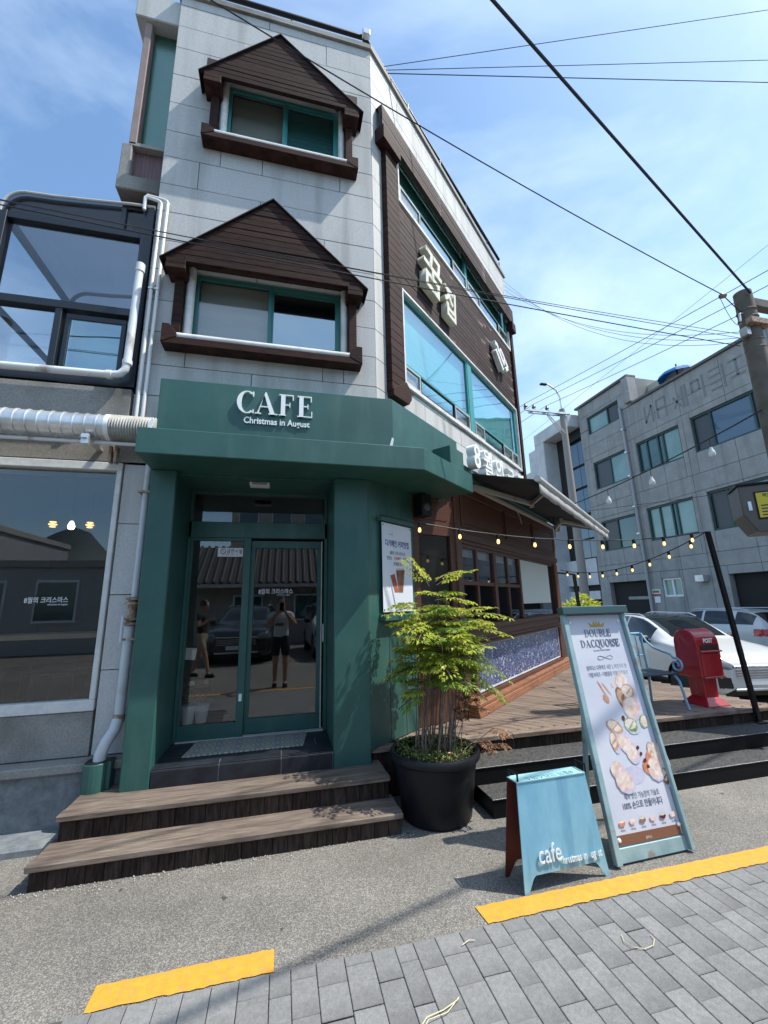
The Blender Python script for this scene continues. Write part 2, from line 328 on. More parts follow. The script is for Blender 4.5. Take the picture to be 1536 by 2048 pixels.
stripe(-9, 12, -.12, -.01, 'yellow line along the far edge of the paved road', z=.0135)
# debris
G['straw'] = mat('dry_straw', (.62,.55,.36), .8)
def debris(name, pts, r, label):
    o = part(name, MB().tube(pts, r, 5), G['straw']); tag(o, label, 'litter')
debris('straw_strand', [(.50,1.72,.018),(.56,1.785,.026),(.64,1.80,.02),(.70,1.84,.02)], .0016, 'second thin straw strand lying beside the first on the pavers')
debris('straw_strand', [(.455,1.70,.018),(.50,1.75,.02),(.56,1.80,.022),(.63,1.815,.018),(.69,1.83,.024),(.705,1.845,.02)], .0019, 'dry pale straw running down to the picture edge on the grey pavers')
debris('string_loop', [(1.535,1.94,.018),(1.515,1.90,.02),(1.53,1.865,.02),(1.57,1.845,.02),(1.62,1.85,.02),(1.655,1.88,.018),(1.66,1.905,.018)], .0016, 'thin curled string lying on the grey pavers')
debris('twig', [(.82,2.075,.018),(.86,2.09,.02),(.885,2.085,.018)], .0018, 'tiny pale twig on the pavers below the yellow dash')

# ------------------------------------------------------------ cafe building
cafe = thing('cafe_building', 'three storey granite cafe corner building with dark timber gables and green shopfront', 'building', (.88,3.8,0))
def split(rect, ops):
    out = [rect]
    for ox0, ox1, oz0, oz1 in ops:
        nxt = []
        for x0, x1, z0, z1 in out:
            if x1 <= ox0 or x0 >= ox1 or z1 <= oz0 or z0 >= oz1: nxt.append((x0,x1,z0,z1)); continue
            if x0 < ox0: nxt.append((x0,ox0,z0,z1))
            if x1 > ox1: nxt.append((ox1,x1,z0,z1))
            a, b = max(x0,ox0), min(x1,ox1)
            if z0 < oz0: nxt.append((a,b,z0,oz0))
            if z1 > oz1: nxt.append((a,b,oz1,z1))
        out = nxt
    return [r for r in out if r[1]-r[0] > .01 and r[3]-r[2] > .01]
def panels(M, x0, x1, zs, cols, ops, y0, y1, parent, m, name='stone_panel', gap=.003):
    for i in range(len(zs)-1):
        cs = [x0]+[c for c in cols[i % len(cols)] if x0 < c < x1]+[x1]
        for a, b in zip(cs[:-1], cs[1:]):
            for r in split((a,b,zs[i],zs[i+1]), ops):
                part(name, MB(M).box(r[0]+gap, r[1]-gap, y0+rp_.uniform(0,.002), y1, r[2]+gap, r[3]-gap), m, parent, bevel=.002)
# solid core behind the cladding (upper floors) and roof
E5 = sp(4.75,-.14,0); Fp = (-1.3, 9.0)
core_pts = [(-1.30,3.95),(.88-.03,3.95),(E5.x,E5.y),(E5.x-1.0,9.0),Fp]
part('core_wall', MB().prism(core_pts, 2.64, 8.36), G['core'], cafe)
wf = part('front_stone_wall', MB().box(-1.30,.80,3.935,3.949,2.7,8.3), G['core'], cafe)
zs = [3.38,3.69,4.03,4.37,4.71,5.05,5.39,5.73,6.08,6.42,6.81,7.21,7.61,7.94,8.27,8.40]
panels(I4, -1.33, .878, zs, [(-.35,),(.33,),(-.35,),(-.98,)], [(-.95,.54,3.93,4.77),(-.78,.50,6.36,7.31)], 3.80, 3.935, wf, G['granite'])
# reveals of the two dormer windows are the panel thickness; side wall stone
ws = part('side_stone_wall', MB(MS).box(.05,4.72,.125,.139,2.9,8.3), G['core'], cafe)
panels(MS, .0, 4.75, [7.56,7.94,8.27,8.40], [(1.1,2.3,3.5),(.6,1.7,2.9,4.1)], [], 0, .125, ws, G['granite'])
panels(MS, .0, .22, [3.38,3.69,4.03,4.37,4.71,5.05,5.39,5.73,6.08,6.42,6.81,7.21,7.56], [()], [], 0, .125, ws, G['granite'])
panels(MS, .22, 4.75, [3.0,3.35,3.66,3.90], [(1.0,2.0,3.0,4.0),(.5,1.5,2.5,3.5)], [], 0, .125, ws, G['granite'])
# parapet coping, roof rail
A = (-1.36,3.77); Bc = (.892,3.77); Cc = sp(4.78,.03,0)
part('coping', MB().prism([A, Bc, (Cc.x,Cc.y), (Cc.x-.25,Cc.y+.2), (.80,3.97), (-1.36,3.97)], 8.40, 8.47), G['granite_dark'], cafe)
rail = part('roof_rail', MB().tube([(-1.7,3.90,8.78),(.84,3.90,8.79),tuple(sp(4.7,-.05,8.86))], .03, 10), G['black_metal'], cafe, True)
part('lower_rail', MB().tube([(-1.7,3.90,8.60),(.84,3.90,8.60),tuple(sp(4.7,-.05,8.60))], .010, 8), G['black_metal'], rail, True)
for p in [(-1.0,3.90),(-.1,3.90),(.82,3.90)]+[tuple(sp(s,-.05,0))[:2] for s in (1,2,3,4,4.7)]:
    part('rail_post', MB().tube([(p[0],p[1],8.46),(p[0],p[1],8.79)], .010, 8), G['black_metal'], rail)
# ---- dormers
def dormer(apx, apz, exl, exr, ez, wx0, wx1, wz0, wtop, bb, sb, sc, lt, lab, frame_m, glassR, backL, backR):
    YF = 3.60                                   # front plane of the gable; the boards hang like a valance in front of the window
    def xl(z): return exl+(apx-exl)*(z-ez)/(apz-ez)
    def xr(z): return exr+(apx-exr)*(z-ez)/(apz-ez)
    zz = wtop+.005
    d = part('timber_gable', MB().prismy([(xl(zz)+.03,zz),(xr(zz)-.03,zz),(apx,apz-.03)], YF+.03, 3.795), G['soffit'], cafe, label=lab)
    n = 13; h = (apz-ez)/n
    for i in range(n):
        z0 = ez+i*h; z1 = z0+h-.0045
        pts = [(xl(z0),z0),(xr(z0),z0),(xr(z1),z1),(xl(z1),z1)] if i < n-1 else [(xl(z0),z0),(xr(z0),z0),(apx,apz)]
        part('board', MB().prismy(pts, YF+rp_.uniform(0,.006), YF+.029), G['wood_dark'], d, bevel=.002)
    for (a, b) in (((exl-.025,ez-.028),(apx,apz+.010)),((apx,apz+.010),(exr+.025,ez-.028))):   # thin dark metal roof edge
        part('roof_edge', MB().prismy([a, b, (b[0],b[1]+.012), (a[0],a[1]+.012)], YF-.02, 3.81), G['edge'], d)
    part('header_beam', MB().box(wx0-.01, wx1+.01, YF-.006, YF+.035, ez-.018, ez+.035), G['wood_dark'], d, bevel=.003)
    for x0, x1 in ((exl+.03, wx0+.005), (wx1-.005, exr-.03)):
        part('corner_return', MB().box(x0+.01, x1-.01, YF+.032, 3.80, ez+.002, wtop), G['soffit'], d)
        for k in range(2):
            hh = (ez-bb)/2; part('corner_block', MB().box(x0+.001*k, x1-.001*k, YF-.012+.002*k, 3.80, bb+k*hh, bb+(k+1)*hh-.003), G['wood_dark'], d, bevel=.003)
    for x0 in (wx0-.105, wx1+.025):
        part('timber_post', MB().box(x0, x0+.08, 3.715, 3.80, sc, bb), G['wood_dark'], d, bevel=.004)
    for x0, x1 in ((wx0-.022, wx0+.06), (wx1-.05, wx1+.022)):                       # pale half-round jambs
        part('jamb', MB().lathe([((x1-x0)/2, sc), ((x1-x0)/2, wtop)], 16, Matrix.Translation(((x0+x1)/2, 3.80, 0))), G['white_stone'], d, True)
    part('sill', MB().lathe([(.036,0),(.036,wx1-wx0+.16)], 16, Matrix.Translation((wx0-.08,3.70,sc)) @ Matrix.Rotation(R(90),4,'Y')), G['white_stone'], d, True)
    part('sill_slab', MB().box(wx0-.08,wx1+.08,3.70,3.86,sc-.02,sc+.028), G['white_stone'], d)
    x0, x1 = exl+.035, exr-.03
    part('sill_beam', MB().prismy([(x0,sb),(x1,sb),(x1-.13,sc-.03),(x0+.13,sc-.03)], 3.655, 3.80), G['wood_dark'], d, bevel=.003)
    part('sill_end', MB().prismy([(x0,sb+.004),(x0+.126,sc-.03),(x0+.126,sc+.01),(x0+.06,lt),(x0,lt)], 3.652, 3.80), G['wood_dark'], d, bevel=.003)
    part('sill_end', MB().prismy([(x1,sb+.004),(x1,lt),(x1-.06,lt),(x1-.126,sc+.01),(x1-.126,sc-.03)], 3.652, 3.80), G['wood_dark'], d, bevel=.003)
    t_ = wtop-.005
    w = part('window', MB().box(wx0+.05,wx1-.04,3.855,3.885,t_-.045,t_).box(wx0+.05,wx1-.04,3.855,3.885,wz0+.02,wz0+.055).box(wx0+.05,wx0+.085,3.854,3.886,wz0+.02,t_).box(wx1-.075,wx1-.04,3.854,3.886,wz0+.02,t_), frame_m, cafe, bevel=.002)
    mx = (wx0+wx1)/2
    part('mullion', MB().box(mx-.02,mx+.015,3.848,3.888,wz0+.055,t_-.045), frame_m, w, bevel=.002)
    sx0 = mx+.015; sx1 = wx1-.075; zz0 = wz0+.055; zz1 = t_-.045
    part('sash', MB().box(sx0,sx1,3.862,3.884,zz1-.03,zz1).box(sx0,sx1,3.862,3.884,zz0,zz0+.03).box(sx0,sx0+.02,3.861,3.885,zz0,zz1).box(sx1-.025,sx1,3.861,3.885,zz0,zz1), frame_m, w)
    part('pane', MB().box(wx0+.085,mx-.02,3.868,3.871,wz0+.055,zz1), G['glass_screen'], w)
    part('pane', MB().box(sx0+.02,sx1-.025,3.870,3.874,zz0+.03,zz1-.03), glassR, w)
    part('blind', MB().box(wx0+.085,mx-.01,3.925,3.93,wz0+.03,zz1+.02), backL, w)
    part('blind', MB().box(mx-.008,wx1-.06,3.925,3.93,wz0+.03,zz1+.02), backR, w)
G['edge'] = mat('dark_brown_flashing', (.016,.010,.009), .5)
dormer(-.207,7.85,-.996,.72,7.045,-.80,.53,6.38,7.30,6.93,6.28,6.375,6.43,'upper steep dark timber gable over third floor window',G['teal'],G['glass_blue'],G['blind_dark'],G['blind'])
dormer(-.207,5.54,-1.165,.74,4.68,-.97,.56,3.93,4.755,4.575,3.835,3.935,4.03,'lower wide dark timber gable over second floor window',G['green_frame'],G['glass_blue'],G['blind_dark'],G['room_dark'])
# ---- side cladding and long windows
sc = part('timber_cladding', MB(MS).box(.24,4.74,.01,.124,5.26,6.50), G['soffit'], cafe)
n = 15; h = (6.50-5.27)/n
for i in range(n):
    z0 = 5.27+i*h; cuts = [.46, .46+rp_.uniform(.9,1.7), .46+rp_.uniform(2.2,3.2), 4.68]
    for a, b in zip(cuts[:-1], cuts[1:]):
        me = MB().box(-(b-a)/2+.001,(b-a)/2-.001,0,.02,0,h-.004).mesh('board', G['wood_side'])
        put('board', me, sc, loc=tuple(MS @ Vector(((a+b)/2,-.012+rp_.uniform(0,.004),z0))), rot=(0,0,math.atan2(SD.y,SD.x)), bevel=.002)
for i in range(32):                                                         # left post faced with short boards
    z0 = 3.72+i*.106
    part('post_board', MB(MS).box(.19,.455,-.075,.0,z0,z0+.102), G['wood_dark'], sc, bevel=.002)
part('post_foot', MB(MS).prismy([(.20,3.66),(.50,3.66),(.56,3.74),(.56,3.84),(.46,3.92),(.20,3.74)], -.085, 0), G['wood_dark'], sc, bevel=.003)
part('end_post', MB(MS).box(4.66,4.78,-.06,.05,3.60,7.15), G['wood_dark'], sc, bevel=.003)
va = part('timber_valance', MB(MS).box(.09,4.80,-.084,-.05,7.17,7.54), G['soffit'], cafe)
for i in range(5):
    z0 = 7.17+i*.074
    for a, b in ((.09,1.6),(1.6,3.3),(3.3,4.80)):
        me = MB().box(-(b-a)/2+.001,(b-a)/2-.001,0,.02,0,.07).mesh('board', G['wood_side'])
        put('board', me, va, loc=tuple(MS @ Vector(((a+b)/2,-.105+rp_.uniform(0,.004),z0))), rot=(0,0,math.atan2(SD.y,SD.x)), bevel=.002)
part('valance_block', MB(MS).box(.07,.44,-.135,0,6.98,7.18), G['wood_dark'], va, bevel=.004)
part('valance_block', MB(MS).box(4.60,4.80,-.135,0,6.98,7.18), G['wood_dark'], va, bevel=.004)
part('valance_soffit', MB(MS).box(.1,4.79,-.084,.0,7.541,7.556), G['soffit'], va)
MSW = MS @ Matrix.Translation((0,-.022,0))
def strip_window(z0, z1, rail, bays, lab, s0=.50, s1=4.66):
    w = part('ribbon_window', MB(MSW).box(s0,s1,-.01,.05,z0-.05,z0).box(s0,s1,-.008,.05,z1,z1+.035).box(s0,s0+.05,-.009,.05,z0,z1).box(s1-.04,s1,-.009,.05,z0,z1), G['white_stone'], cafe, label=lab, bevel=.003)
    for (a, b, low) in bays:
        part('frame', MB(MSW).box(a,b,.03,.07,z1-.04,z1).box(a,b,.03,.07,rail-.02,rail+.02).box(a,b,.03,.07,z0,z0+.03).box(a,a+.04,.029,.071,z0,z1).box(b-.04,b,.029,.071,z0,z1), G['teal'], w, bevel=.002)
        part('pane', MB(MSW).box(a+.04,b-.04,.05,.054,rail+.02,z1-.04), G['glass_cyan'], w)
        for (c, d, kind) in low:
            part('sash', MB(MSW).box(c,d,.02,.045,rail-.038,rail-.021).box(c,d,.02,.045,z0+.03,z0+.048).box(c,c+.018,.019,.046,z0+.03,rail-.021).box(d-.018,d,.019,.046,z0+.03,rail-.021), G['aw_metal'] if kind != 1 else G['black_metal'], w)
            part('pane', MB(MSW).box(c+.018,d-.018,.034,.038,z0+.048,rail-.038), (G['glass_cyan'], G['glass_cyan'], G['glass_screen'])[kind], w)
            if kind == 2: part('screen', MB(MSW).box(c+.03,d-.03,.06,.064,z0+.03,rail-.05), G['blind_dark'], w)
        part('blind', MB(MSW).box(a,b,.112,.118,z0,z1), G['blind'], w)
strip_window(6.58,7.44,6.88,[(.55,2.64,[(.6,1.11,2),(1.11,2.10,1),(2.12,2.62,2)]),(2.64,4.62,[(2.68,3.19,2),(3.19,4.08,1),(4.1,4.6,2)])],'upper ribbon of cyan glass on the sunlit side wall')
strip_window(3.98,5.20,4.25,[(.55,2.40,[(.58,.92,2),(.92,1.85,1),(1.87,2.36,2)]),(2.52,4.60,[(2.56,2.92,2),(2.92,3.76,1),(3.78,4.22,2),(4.24,4.56,2)])],'lower ribbon of cyan glass on the sunlit side wall')
part('window_pier', MB(MS).box(2.39,2.53,.0,.09,3.98,5.20), G['teal'], cafe)
# ---- green shopfront: canopy, fascia, pillars
k1 = sp(-.21,.648,0); k2 = sp(.78,.648,0); k3 = sp(.78,.0,0)
can = part('canopy', MB().prism([(-1.06,3.14),(k1.x,k1.y),(k2.x,k2.y),(k3.x,k3.y),(.7,4.2),(-1.06,4.2)], 2.60, 2.80), G['green'], cafe, bevel=.006)
f1 = sp(-.10,.26,0); f2 = sp(1.28,.26,0); f3 = sp(1.28,.012,0)
part('fascia', MB().prism([(-1.06,3.55),(f1.x,f1.y),(f2.x,f2.y),(f3.x,f3.y),(.83,3.795),(-1.06,3.795)], 2.80, 3.425), G['green'], cafe, bevel=.005)
part('pillar', MB().box(-1.05,-.86,3.52,4.20,.272,2.60), G['green'], cafe, bevel=.008)
part('pillar', MB().box(.42,.72,3.52,4.20,.272,2.60), G['green'], cafe, bevel=.008)
# corner panel with vertical seams between pillar and timber shopfront
qa = Vector((.72,3.53,0)); qb = sp(.42,.12,0); MQ = frame(qa, qb-qa); lq = (qb-qa).length
gp = part('corner_panel', MB(MQ).box(0,lq,.02,.30,.36,2.60), G['green'], cafe)
for a, b in ((0,.27),(.27,.50),(.50,lq)):
    part('metal_sheet', MB(MQ).box(a+.002,b-.002,0,.019,.372,2.60), G['green'], gp, bevel=.003)
# ---- entrance porch
po = part('porch_step', MB().box(-.858,.418,3.535,4.16,.27,.398), G['grout'], cafe)
for a, b in ((-.858,-.41),(-.41,.03),(.03,.418)):
    part('tile', MB().box(a+.004,b-.004,3.52,3.536,.277,.387), G['dark_tile'], po, bevel=.0015)
for r0, r1, cuts in ((3.52,3.72,(-.858,-.41,.03,.418)),(3.72,3.93,(-.858,-.60,-.15,.30,.418)),(3.93,4.10,(-.858,-.41,.03,.418))):
    for a, b in zip(cuts[:-1], cuts[1:]): part('tile', MB().box(a+.002,b-.002,r0+.002,r1-.002,.396,.405), G['dark_tile'], po, bevel=.0015)
door = part('entrance_front', MB().box(-.86,.42,4.08,4.16,2.14,2.29).box(-.86,.42,4.085,4.15,2.56,2.60).box(-.858,-.83,4.08,4.16,.405,2.58).box(.39,.418,4.08,4.16,.405,2.58), G['green'], cafe, bevel=.003)
part('transom_pane', MB().box(-.83,.39,4.115,4.121,2.29,2.56), G['glass_shop'], door)
fx = part('fixed_light', MB().box(-.83,-.33,4.09,4.13,.405,.53).box(-.83,-.33,4.09,4.13,2.11,2.14).box(-.83,-.81,4.091,4.13,.53,2.11).box(-.365,-.30,4.085,4.135,.405,2.139), G['green'], cafe, bevel=.003)
part('pane', MB().box(-.81,-.365,4.108,4.114,.53,2.11), G['glass_door'], fx)
sl = part('sliding_door', MB().box(-.30,.37,4.125,4.165,.42,.54).box(-.30,.37,4.125,4.165,2.05,2.12).box(-.305,-.26,4.126,4.166,.54,2.05).box(.325,.37,4.126,4.166,.54,2.05), G['green'], cafe, bevel=.003)
part('pane', MB().box(-.26,.325,4.142,4.148,.54,2.05), G['glass_door'], sl)
part('track', MB().box(-.83,.39,4.075,4.17,.405,.413), G['aw_metal'], sl)
part('edge_strip', MB().box(.362,.372,4.118,4.124,.42,2.12), G['aw_metal'], sl)
part('switch_plate', MB().box(-.345,-.32,4.075,4.085,.70,.76), G['white'], sl)
part('handle', MB().box(.376,.388,4.07,4.08,1.17,1.33), G['aw_metal'], sl)
part('porch_ceiling', MB().box(-.86,.42,3.60,4.10,2.585,2.598), G['green'], cafe)
# ---- timber shopfront on the side
ra = sp(.42,.12,0); rb = sp(.98,.32,0); MR = frame(ra, rb-ra); lr = (rb-ra).length
MF = frame(sp(0,.32,0), SD)
wb = G['wood_brown']
shop = part('timber_shopfront', MB(MR).box(0,lr-.01,.0,.06,2.30,2.60).box(0,.07,.0,.06,.37,2.30).box(lr-.09,lr-.01,0,.06,.37,2.30).box(.07,lr-.09,0,.06,2.20,2.30).box(.07,lr-.09,0,.06,.37,1.10), wb, cafe, bevel=.003)
part('recessed_panel', MB(MR).box(.10,lr-.13,-.006,.0,2.36,2.56), wb, shop, bevel=.005)
part('pane', MB(MR).box(.07,lr-.09,.03,.036,1.10,2.20), G['glass_door'], shop)
part('shade_backing', MB(MR).box(.07,lr-.09,.062,.07,1.10,2.20), G['room_dark'], shop)  # dark sheet added behind the pane, stands in for an unlit interior
part('corner_post', MB(MF).box(.96,1.09,-.014,.09,.37,2.86), wb, shop, bevel=.006)
part('frieze', MB(MF).box(1.09,5.2,.0,.08,2.15,2.86), wb, shop)
part('frieze_return', MB(MR).box(-.05,lr-.02,.012,.07,2.602,2.86), wb, shop)
for a, b in ((1.14,2.44),(2.56,3.72),(3.84,5.06)):
    part('recessed_panel', MB(MF).box(a,b,-.012,-.001,2.38,2.72), wb, shop, bevel=.006)
    part('panel_moulding', MB(MF).box(a-.03,b+.03,-.022,-.002,2.345,2.372).box(a-.03,b+.03,-.022,-.002,2.728,2.755).box(a-.03,a-.006,-.022,-.002,2.373,2.727).box(b+.006,b+.03,-.022,-.002,2.373,2.727), wb, shop, bevel=.003)
part('frieze_rail', MB(MF).box(1.09,5.2,-.03,-.001,2.19,2.27), wb, shop, bevel=.006)
part('end_post', MB(MF).box(4.98,5.2,-.012,.09,.37,2.149), wb, shop, bevel=.006)
part('end_scroll', MB(MF).prismy([(5.20,1.95),(5.30,2.0),(5.31,2.10),(5.25,2.20),(5.23,2.35),(5.20,2.35)], 0, .07), G['wood_skirt'], shop, bevel=.006)
part('apron', MB(MF).box(1.09,4.98,.0,.08,.37,1.20), wb, shop)
part('window_sill', MB(MF).box(1.02,5.16,-.05,.07,1.20,1.255), wb, shop, bevel=.006)
part('rail_moulding', MB(MF).box(1.09,4.98,-.022,-.001,1.06,1.10), wb, shop, bevel=.005)
wf2 = part('window', MB(MF).box(1.09,4.98,.02,.07,2.11,2.149).box(1.09,3.1,.02,.07,1.69,1.735).box(1.09,1.13,.019,.071,1.256,2.11).box(2.06,2.15,.012,.075,1.256,2.11).box(3.05,3.12,.012,.075,1.256,2.11), wb, cafe, bevel=.003)
for s in (1.56,2.60): part('glazing_bar', MB(MF).box(s-.028,s+.028,.022,.068,1.256,2.11), wb, wf2, bevel=.003)
for a, b in ((1.13,1.532),(1.588,2.06),(2.15,2.572),(2.628,3.05)):
    for c, d in ((1.256,1.69),(1.735,2.11)): part('pane', MB(MF).box(a,b,.04,.045,c,d), G['glass_shop'], wf2)
part('pane', MB(MF).box(3.12,4.98,.045,.05,1.256,2.11), G['glass_shop'], wf2)
part('roller_screen', MB(MF).box(3.14,4.68,.030,.033,1.46,2.11), mat('pale_green_screen', (.60,.68,.65), .8), wf2)
part('valance_screen', MB(MF).box(1.12,3.05,.10,.103,2.02,2.11), G['blind'], wf2)
def mosaic_mat():
    m, nt, b = newmat('blue_mosaic'); N = nt.nodes; K = nt.links.new
    tc = N.new('ShaderNodeTexCoord'); v = N.new('ShaderNodeTexVoronoi'); v.inputs['Scale'].default_value = 38; K(tc.outputs['Object'], v.inputs['Vector'])
    sx = N.new('ShaderNodeSeparateColor'); K(v.outputs['Color'], sx.inputs[0]); rp = N.new('ShaderNodeValToRGB'); rp.color_ramp.interpolation = 'CONSTANT'; e = rp.color_ramp.elements
    e[0].color = (.012,.022,.10,1); e[1].position = .35; e[1].color = (.03,.06,.20,1)
    for p, c in ((.58,(.05,.085,.24,1)),(.84,(.34,.38,.48,1)),(.91,(.02,.03,.12,1))):
        q = e.new(p); q.color = c
    K(sx.outputs[0], rp.inputs['Fac']); v2 = N.new('ShaderNodeTexVoronoi'); v2.feature = 'DISTANCE_TO_EDGE'; v2.inputs['Scale'].default_value = 38; K(tc.outputs['Object'], v2.inputs['Vector'])
    lt = N.new('ShaderNodeMath'); lt.operation = 'LESS_THAN'; lt.inputs[1].default_value = .022; K(v2.outputs['Distance'], lt.inputs[0])
    mx = N.new('ShaderNodeMixRGB'); mx.inputs['Color2'].default_value = (.50,.52,.55,1); K(lt.outputs[0], mx.inputs['Fac']); K(rp.outputs['Color'], mx.inputs['Color1']); K(mx.outputs['Color'], b.inputs['Base Color'])
    b.inputs['Roughness'].default_value = .25; bp = N.new('ShaderNodeBump'); bp.inputs['Strength'].default_value = .7; bp.inputs['Distance'].default_value = .003; K(v2.outputs['Distance'], bp.inputs['Height']); K(bp.outputs['Normal'], b.inputs['Normal'])
    return m
mo = part('mosaic_panel', MB(MF).box(1.26,4.72,-.014,.0,.555,1.03), mosaic_mat(), cafe)
part('panel_frame', MB(MF).box(1.16,4.82,-.05,-.001,.495,.535).box(1.16,4.82,-.05,-.001,1.036,1.06).box(1.16,1.24,-.05,-.001,.535,1.036).box(4.74,4.82,-.05,-.001,.535,1.036), wb, mo, bevel=.004)
import itertools
for (ax, az, bx, bz) in ((1.26,.555,4.72,.555),(1.26,1.03,4.72,1.03),(1.26,.555,1.26,1.03),(4.72,.555,4.72,1.03)):
    m_ = MB(MF); L_ = math.hypot(bx-ax,bz-az); nn = int(L_/.022)
    for i in range(nn):
        t = (i+.5)/nn; px_, pz_ = ax+(bx-ax)*t, az+(bz-az)*t
        m_.box(px_-.008,px_+.008,-.022,-.013,pz_-.008,pz_+.008)
    o = part('white_tile_border', m_, G['white'], mo); o['kind'] = 'stuff'
sk = part('skirting', MB(MF).box(1.0,5.22,-.14,0,.376,.41), G['wood_skirt'], cafe)
for z0, z1, d in ((.412,.452,-.13),(.456,.492,-.12)):
    for a, b in ((1.0,2.4),(2.4,3.9),(3.9,5.22)): part('board', MB(MF).box(a+.002,b-.002,d,0,z0,z1), G['wood_skirt'], sk, bevel=.004)
# ---- interior of the ground floor
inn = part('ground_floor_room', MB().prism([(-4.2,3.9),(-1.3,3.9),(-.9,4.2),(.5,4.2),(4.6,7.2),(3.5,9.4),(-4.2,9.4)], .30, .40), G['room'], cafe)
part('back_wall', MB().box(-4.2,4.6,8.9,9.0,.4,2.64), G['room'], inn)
part('left_wall', MB().box(-4.3,-4.2,3.9,9.0,.4,2.64), G['room'], inn)
c_ = sp(5.2,.30,0)
part('right_wall', MB().prism([(c_.x,c_.y),(c_.x+.06,c_.y+.02),(4.2,9.0),(4.1,9.0)], 0, 2.86), G['room'], inn)
part('ceiling', MB().prism([(-4.2,3.96),(-1.06,3.96),(-.9,4.17),(.5,4.17),(.9,4.2),(sp(5.2,.2,0).x,sp(5.2,.2,0).y),(4.2,9.0),(-4.2,9.0)], 2.605, 2.635), G['room_dark'], inn)
part('shop_roof', MB().prism([tuple(sp(.5,.0,0))[:2],tuple(sp(.98,.31,0))[:2],tuple(sp(5.2,.31,0))[:2],tuple(sp(5.2,-.4,0))[:2],tuple(sp(.5,-.1,0))[:2]], 2.862, 2.93), G['granite_dark'], cafe)
part('counter', MB(MS).box(1.5,4.9,.35,.85,.4,1.30), G['wood_brown'], inn)
part('partition_wall', MB().box(-1.0,-.92,4.3,6.5,.4,2.6), G['room_dark'], inn)

part('inner_ledge', MB().box(-.90,-.42,4.17,4.42,.40,.524), G['wood_brown'], inn)
# ------------------------------------------------------------ left wing (single storey) with sunroom on top
wing = thing('shop_wing', 'low weathered granite wing with large display window left of the green entrance', 'building', (-2.5,3.8,0))
part('wall_core', MB().box(-4.3,-1.335,3.93,3.96,2.70,3.5).box(-4.3,-3.3,3.93,3.96,0,2.7).box(-3.3,-1.10,3.93,3.96,0,.76).box(-1.335,-1.0,3.93,4.3,0,2.7), G['core'], wing)
panels(I4, -1.345, -1.04, [.45,1.05,1.62,2.20,2.72], [()], [], 3.80, 3.93, wing, G['granite'])
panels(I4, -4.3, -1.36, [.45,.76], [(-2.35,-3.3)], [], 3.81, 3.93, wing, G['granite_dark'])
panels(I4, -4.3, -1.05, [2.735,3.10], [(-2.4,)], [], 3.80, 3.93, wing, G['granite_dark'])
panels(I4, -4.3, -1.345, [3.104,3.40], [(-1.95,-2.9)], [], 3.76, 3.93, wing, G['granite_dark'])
panels(I4, -1.342, -1.064, [2.735,3.38], [()], [], 3.803, 3.93, wing, G['granite'])
part('ledge', MB().box(-4.3,-1.06,3.665,3.93,.385,.445), G['granite_dark'], wing, bevel=.008)
panels(I4, -4.3, -1.08, [0,.383], [(-1.42,-2.0,-2.9)], [], 3.70, 3.93, wing, G['plinth'], gap=.004)
part('kerb_stone', MB().box(-4.3,-1.36,3.46,3.70,-.05,.05), G['plinth'], wing, bevel=.015)
dw = part('display_window', MB().box(-3.3,-1.36,3.80,3.90,2.66,2.73).box(-3.3,-1.36,3.80,3.90,.762,.84).box(-1.40,-1.36,3.801,3.901,.84,2.66), G['white_stone'], wing, bevel=.005)
part('pane', MB().box(-3.3,-1.40,3.86,3.866,.84,2.66), G['glass_shop'], dw)
part('mullion', MB().box(-2.43,-2.36,3.85,3.90,.84,2.66), G['navy_frame'], dw)
part('roof_slab', MB().box(-4.3,-1.34,3.96,9.0,3.38,3.44), G['granite_dark'], wing)
bm_ = MB()
for ((x0,z0),(x1,z1)) in ():
    pass
# furniture inside the display window
G['lamp_on'] = mat('lit_bulb', (1,.8,.5), .4, emis=((1,.92,.8), 4))
G['lamp_warm'] = mat('lit_filament_bulb', (1,.7,.3), .4, emis=((1,.50,.18), 1.4))
tb = thing('bar_table', 'long wooden bar table inside the display window', 'table', (-2.4,4.6,.4))
part('table_top', MB().box(-3.6,-1.45,4.25,4.65,1.27,1.31), mat('table_timber', (.30,.19,.10), .5, col2=(.38,.25,.14), n=(3,4), stretch=(1,9,9)), tb)
for x in (-3.4,-2.5,-1.6): part('leg', MB().box(x-.03,x+.03,4.4,4.46,.4,1.27), G['black_metal'], tb)
for i, x in enumerate((-2.75,-2.25,-1.75)):
    st = thing('bar_stool', ('dark bar stool behind the display glass nearest the frame edge','middle dark bar stool behind the display glass','dark bar stool behind the display glass nearest the downpipe')[i], 'stool', (x,4.15,.4), group='stools in the display window')
    part('seat', MB().box(x-.17,x+.17,4.0,4.34,1.02,1.06), G['black_metal'], st, bevel=.01)
    for a in (-.14,.14):
        for b in (4.03,4.31): part('leg', MB().box(x+a-.012,x+a+.012,b-.012,b+.012,.4,1.02), G['black_metal'], st)
